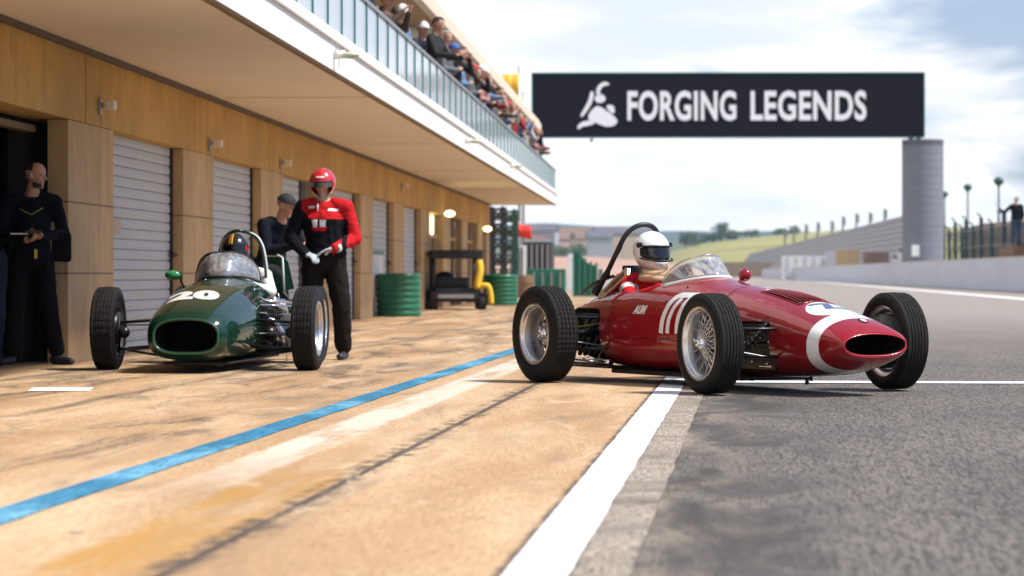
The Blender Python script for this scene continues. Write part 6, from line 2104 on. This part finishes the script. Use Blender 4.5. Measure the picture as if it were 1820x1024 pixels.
# black steel frame tower and green frame at the end of the garages
def tower(x0, x1, zt, Y, m, label, lev=4, thick=.05, infill=None):
    s = Y / F_PX; a, b2 = (x0 - 910) * s, (x1 - 910) * s; xc = (a + b2) / 2; h = CAMH + (HORIZON - zt) * s; w_ = (b2 - a) / 2
    e = empty('scaffold_tower', (xc, Y, 0), R(-3), label, 'scaffold')
    for sx in (-1, 1):
        for yy in (0, 1.6):
            q = MB(); q.box(sx * w_ - thick, sx * w_ + thick, yy - thick, yy + thick, 0, h); q.build('upright', m, e)
    q = MB()
    for k in range(1, lev + 1):
        z = h * k / lev - .05
        for yy in (0, 1.6): q.box(-w_, w_, yy - thick * .7, yy + thick * .7, z - .05, z)
        for sx in (-1, 1): q.box(sx * w_ - thick * .7, sx * w_ + thick * .7, 0, 1.6, z - .11, z - .06)
    q.build('rails', m, e)
    q = MB()
    for k in range(lev): q.tube([(-w_, .8, h * k / lev), (w_, .8, h * (k + 1) / lev)], thick * .6, n=6); q.tube([(w_, .82, h * k / lev), (-w_, .82, h * (k + 1) / lev)], thick * .6, n=6)
    q.build('bracing', m, e)
    if infill:
        q = MB()
        for k in infill: q.box(-w_ + .1, w_ - .1, .9, .95, h * k / lev + .05, h * (k + 1) / lev - .15)
        q.build('panel', M_conc, e)
    return e
tower(872, 893, 367, 90, M_black, 'black scaffold tower at the far end of the garages', 6, .06, (4, 5, 2))
tower(893, 914, 372, 94, mat('dark_green_steel', (.008, .05, .03), .5), 'dark green scaffold tower right of the black one', 6, .07, (3, 4, 5))
block('concrete_block', 905, 931, 436, 500, 98, 1.6, M_conc, 'tall pale concrete block stack behind the far green tyre stack', 'block stack', extra=bars)
block('shed', 931, 978, 430, 505, 112, 4, mat('dark_shed', (.035, .025, .022), .8, var=.3, vscale=1), 'dark brown shed beyond the concrete blocks', 'shed', extra=bars)
block('skip', 925, 1004, 478, 515, 100, 1.2, M_gfence, 'low green skip behind the white barrels', 'skip', extra=bars)
# red banner on a post
e = empty('banner', at(921, 486, 105) * 1.0, 0, 'red banner hanging beyond the scaffold tower', 'banner'); e.location.z = 0
s = 105 / F_PX; q = MB(); q.tube([(-.0, 0, 0), (0, 0, CAMH + (HORIZON - 394) * s)], .05, n=8); q.build('pole', M_steel, e)
q = MB(); zt = CAMH + (HORIZON - 397) * s; zb = CAMH + (HORIZON - 420) * s
q.add([(x, -.06 + .05 * math.sin(x * 9), z - .28 * x) for z in (zt, zb) for x in [i * .05 for i in range(11)]], [(i, i + 1, 12 + i, 11 + i) for i in range(10)], 0, True)
o = q.build('cloth', M_redb, e, merge=0); solidify(o, .01)
# green wing fence
e = empty('mesh_fence', (at(1040, 486, 96).x, 96, 0), R(-3), 'green gate fence with a sloping top behind the red car', 'fence')
s = 96 / F_PX
X = lambda px: (px - 1040) * s
Z = lambda py: CAMH + (HORIZON - py) * s
tops = [(1020, 447), (1030, 450), (1040, 464), (1050, 470), (1060, 472)]
q = MB()
for i in range(len(tops) - 1):
    (a, za), (b2, zb) = tops[i], tops[i + 1]
    q.add([(X(a), 0, 0), (X(b2), 0, 0), (X(b2), 0, Z(zb)), (X(a), 0, Z(za)), (X(a), .05, 0), (X(b2), .05, 0), (X(b2), .05, Z(zb)), (X(a), .05, Z(za))], [(0, 1, 2, 3), (7, 6, 5, 4), (3, 2, 6, 7), (0, 3, 7, 4), (1, 5, 6, 2)])
q.build('panel', M_gfence, e)
for (a, za) in tops: q = MB(); q.box(X(a) - .04, X(a) + .04, -.06, -.005, 0, Z(za) + .1); q.build('post', M_green_frame, e)
block('fence_panel', 1064, 1071, 478, 510, 97, .06, M_gfence, 'short green panel right of the sloping green fence', 'panel', extra=bars)
# yellow banner towers behind the far roof
def ybanner(px0, px1, py0, py1, Y, label, slant=0):
    s = Y / F_PX; w_ = (px1 - px0) * s
    e = empty('banner', ((px0 - 910) * s, Y, 0), 0, label, 'banner', 'yellow banners above the far roof')
    zt, zb = CAMH + (HORIZON - py0) * s, CAMH + (HORIZON - py1) * s
    q = MB(); q.tube([(w_, .05, 0), (w_, .05, zt + .35)], .06, n=8); q.build('pole', M_steel, e)
    q = MB(); n = 10
    q.add([(w_ * i / n, .04 * math.sin(i * 1.3), z - slant * (1 - i / n) * (z == zb) * .5) for z in (zt, zb) for i in range(n + 1)], [(i, i + 1, n + 2 + i, n + 1 + i) for i in range(n)], 0, True)
    o = q.build('cloth', mat('banner_yellow', (.72, .42, .04), .7) if 'banner_yellow' not in bpy.data.materials else bpy.data.materials['banner_yellow'], e, merge=0); solidify(o, .02)
ybanner(893, 923, 132, 172, 112, 'upper yellow banner beyond the end of the balcony roof')
ybanner(898, 930, 176, 236, 118, 'lower yellow banner beyond the end of the balcony roof', .5)
# low structures beyond the pit wall
block('kiosk', 1490, 1528, 444, 486, 255, 4, mat('kiosk_tan', (.38, .27, .15), .8, var=.1), 'tan kiosk seen over the pit wall below the terrace', 'kiosk')
block('kiosk', 1540, 1580, 448, 486, 219, 4, mat('kiosk_brown', (.14, .09, .07), .8, var=.3), 'dark brown kiosk seen over the pit wall left of the tower', 'kiosk')
block('parked_truck', 1392, 1470, 455, 486, 340, 5, M_wplast, 'pale lorry trailer seen over the pit wall far down the track', 'trailer', extra=bars)
block('parked_truck', 1470, 1488, 448, 486, 282, 4, mat('truck_lilac', (.45, .42, .48), .6), 'lilac grey truck box beside the tan kiosk', 'truck')
block('hoarding', 1285, 1480, 466, 486, 600, 2, mat('hoarding_tan', (.25, .19, .14), .85, var=.2), 'long tan hoarding at the foot of the far terrace', 'hoarding')

# ------------------------------------------------------------------ far town and trees
rnd = random.Random(4)
WC = [('white', (.62, .62, .62)), ('cream', (.55, .50, .40)), ('grey', (.35, .36, .40)), ('pink', (.5, .36, .32)), ('tan', (.42, .33, .24))]
RC = [('red brown', (.25, .10, .07)), ('dark grey', (.10, .10, .12)), ('brown', (.17, .11, .08))]
wmats = [mat('house_' + n_, c_, .8) for n_, c_ in WC]; rmats = [mat('tiles_' + n_.replace(' ', '_'), c_, .8) for n_, c_ in RC]
k = 0
desc = {}
for i in range(30):
    px = 945 + i * 8.2 + rnd.uniform(-3, 3); Y = rnd.uniform(1100, 1500); base = CAMH + (HORIZON - 447) / F_PX * Y
    if 1118 < px: continue
    w_ = rnd.uniform(9, 26); h = rnd.uniform(5, 9); d_ = 10; wi, ri = rnd.randrange(5), rnd.randrange(3)
    side = 'left of the red car helmet' if px < 1118 else 'right of the red car helmet'
    size = 'wide' if w_ > 18 else 'small'
    X0 = (px - 910) / F_PX * Y
    e = empty('house', (X0, Y, 0), rnd.uniform(-.3, .3), '%s far %s house, %s roof, %s' % (size, WC[wi][0], RC[ri][0], side), 'house', 'houses of the far town')
    bz = base - 6
    q = MB(); q.box(-w_ / 2, w_ / 2, 0, d_, 0, base + h); q.build('wall', wmats[wi], e)
    q = MB(); q.add([(-w_ / 2 - .5, -.5, base + h), (w_ / 2 + .5, -.5, base + h), (w_ / 2 + .5, d_ + .5, base + h), (-w_ / 2 - .5, d_ + .5, base + h), (-w_ / 2 - .5, d_ / 2, base + h + 3), (w_ / 2 + .5, d_ / 2, base + h + 3)], [(0, 1, 5, 4), (2, 3, 4, 5), (0, 4, 3), (1, 2, 5), (3, 2, 1, 0)]); q.build('roof', rmats[ri], e)
def tree(X0, Y, z0, h, rad, label, seed, m, grp='trees on the far horizon'):
    r_ = random.Random(seed)
    e = empty('tree', (X0, Y, z0), 0, label, 'tree', grp)
    q = MB(); q.tube([(0, 0, -.5), (rad * .03, 0, h * .35), (0, 0, h * .75)], [h * .035, h * .025, h * .01], n=7)
    for k in range(4):
        a = k * 1.7; q.tube([(0, 0, h * (.3 + .08 * k)), (math.cos(a) * rad * .5, math.sin(a) * rad * .5, h * (.5 + .1 * k))], [h * .014, h * .005], n=5)
    q.build('trunk', mat('bark', (.06, .045, .03), .9) if 'bark' not in bpy.data.materials else bpy.data.materials['bark'], e)
    q = MB(); cl_ = [(Vector((r_.gauss(0, .45), r_.gauss(0, .45), r_.uniform(-.8, .9))), r_.uniform(.28, .5)) for _ in range(16)]
    for c, cr_ in cl_:
        if c.length > 1: c.normalize()
        for _ in range(110):
            d = Vector((r_.gauss(0, 1), r_.gauss(0, 1), r_.gauss(0, 1))).normalized() * cr_ * r_.random() ** .4
            p = c + d; p = Vector((p.x * rad * 1.3, p.y * rad * 1.3, h * .52 + p.z * h * .46))
            if p.z < h * .06: continue
            s_ = rad * r_.uniform(.05, .11); a = Vector((r_.gauss(0, 1), r_.gauss(0, 1), r_.gauss(0, 1))).normalized(); b2 = a.orthogonal().normalized()
            q.add([p - a * s_, p + b2 * s_ * .7, p + a * s_, p - b2 * s_ * .7], [(0, 1, 2, 3)], 0, False)
    q.build('crown', m, e, merge=0)
M_leaf = mat('leaves_dark', (.035, .065, .02), .8, var=.5, vscale=.5)
M_leaf2 = mat('leaves_mid', (.06, .10, .03), .8, var=.5, vscale=.5)
def far_tree(px, pyt, pyb, Y, wpx, label, seed, m=None):
    s = Y / F_PX; z0 = CAMH + (HORIZON - pyb) * s; h = (pyb - pyt) * s
    tree((px - 910) * s, Y, z0, h, wpx / 2 * s, label, seed, m or M_leaf)
far_tree(1279, 396, 430, 1335, 30, 'round dark tree standing tallest on the yellow slope right of the helmet', 1)
far_tree(1336, 406, 424, 1335, 20, 'small rounded tree right of the tallest one on the slope', 2)
far_tree(1303, 410, 427, 1335, 30, 'low spreading tree beside the tallest tree on the slope', 3, M_leaf2)
far_tree(1218, 412, 442, 1335, 24, 'dark bushy tree just right of the white helmet', 4)
far_tree(1236, 414, 438, 1335, 26, 'second bushy tree right of the white helmet', 5, M_leaf2)
far_tree(1259, 416, 433, 1335, 24, 'low bushy tree left of the tallest tree on the slope', 6)
far_tree(1386, 406, 418, 1335, 20, 'leftmost low tree above the terrace foot', 7, M_leaf2)
far_tree(1412, 402, 416, 1335, 18, 'second low tree above the terrace foot', 8)
for i in range(14):
    px = 948 + i * 13; 
    if 1110 < px: break
    far_tree(px, 433 + (i % 3) * 3, 489, 1050 + 20 * i, 24 + (i % 4) * 5, '%s dark tree left to right before the far town' % ('first', 'second', 'third', 'fourth', 'fifth', 'sixth', 'seventh', 'eighth', 'ninth', 'tenth', 'eleventh', 'twelfth', 'thirteenth')[i], 20 + i, M_leaf if i % 2 else M_leaf2)
# air
q = MB(); q.box(-1800, 1800, -20, 4600, -1.2, 110)
m, nt, b = new_mat('haze_air'); nt.nodes.remove(b)
pv = N(nt, 'ShaderNodeVolumePrincipled'); sock(pv, 'Density', .00008); sock(pv, 'Anisotropy', .2); pv.inputs['Color'].default_value = (.55, .76, 1.0, 1)
nt.links.new(pv.outputs[0], nt.nodes['Material Output'].inputs['Volume'])
o = q.build('haze', m); o['kind'] = 'stuff'
scene.cycles.volume_bounces = 1
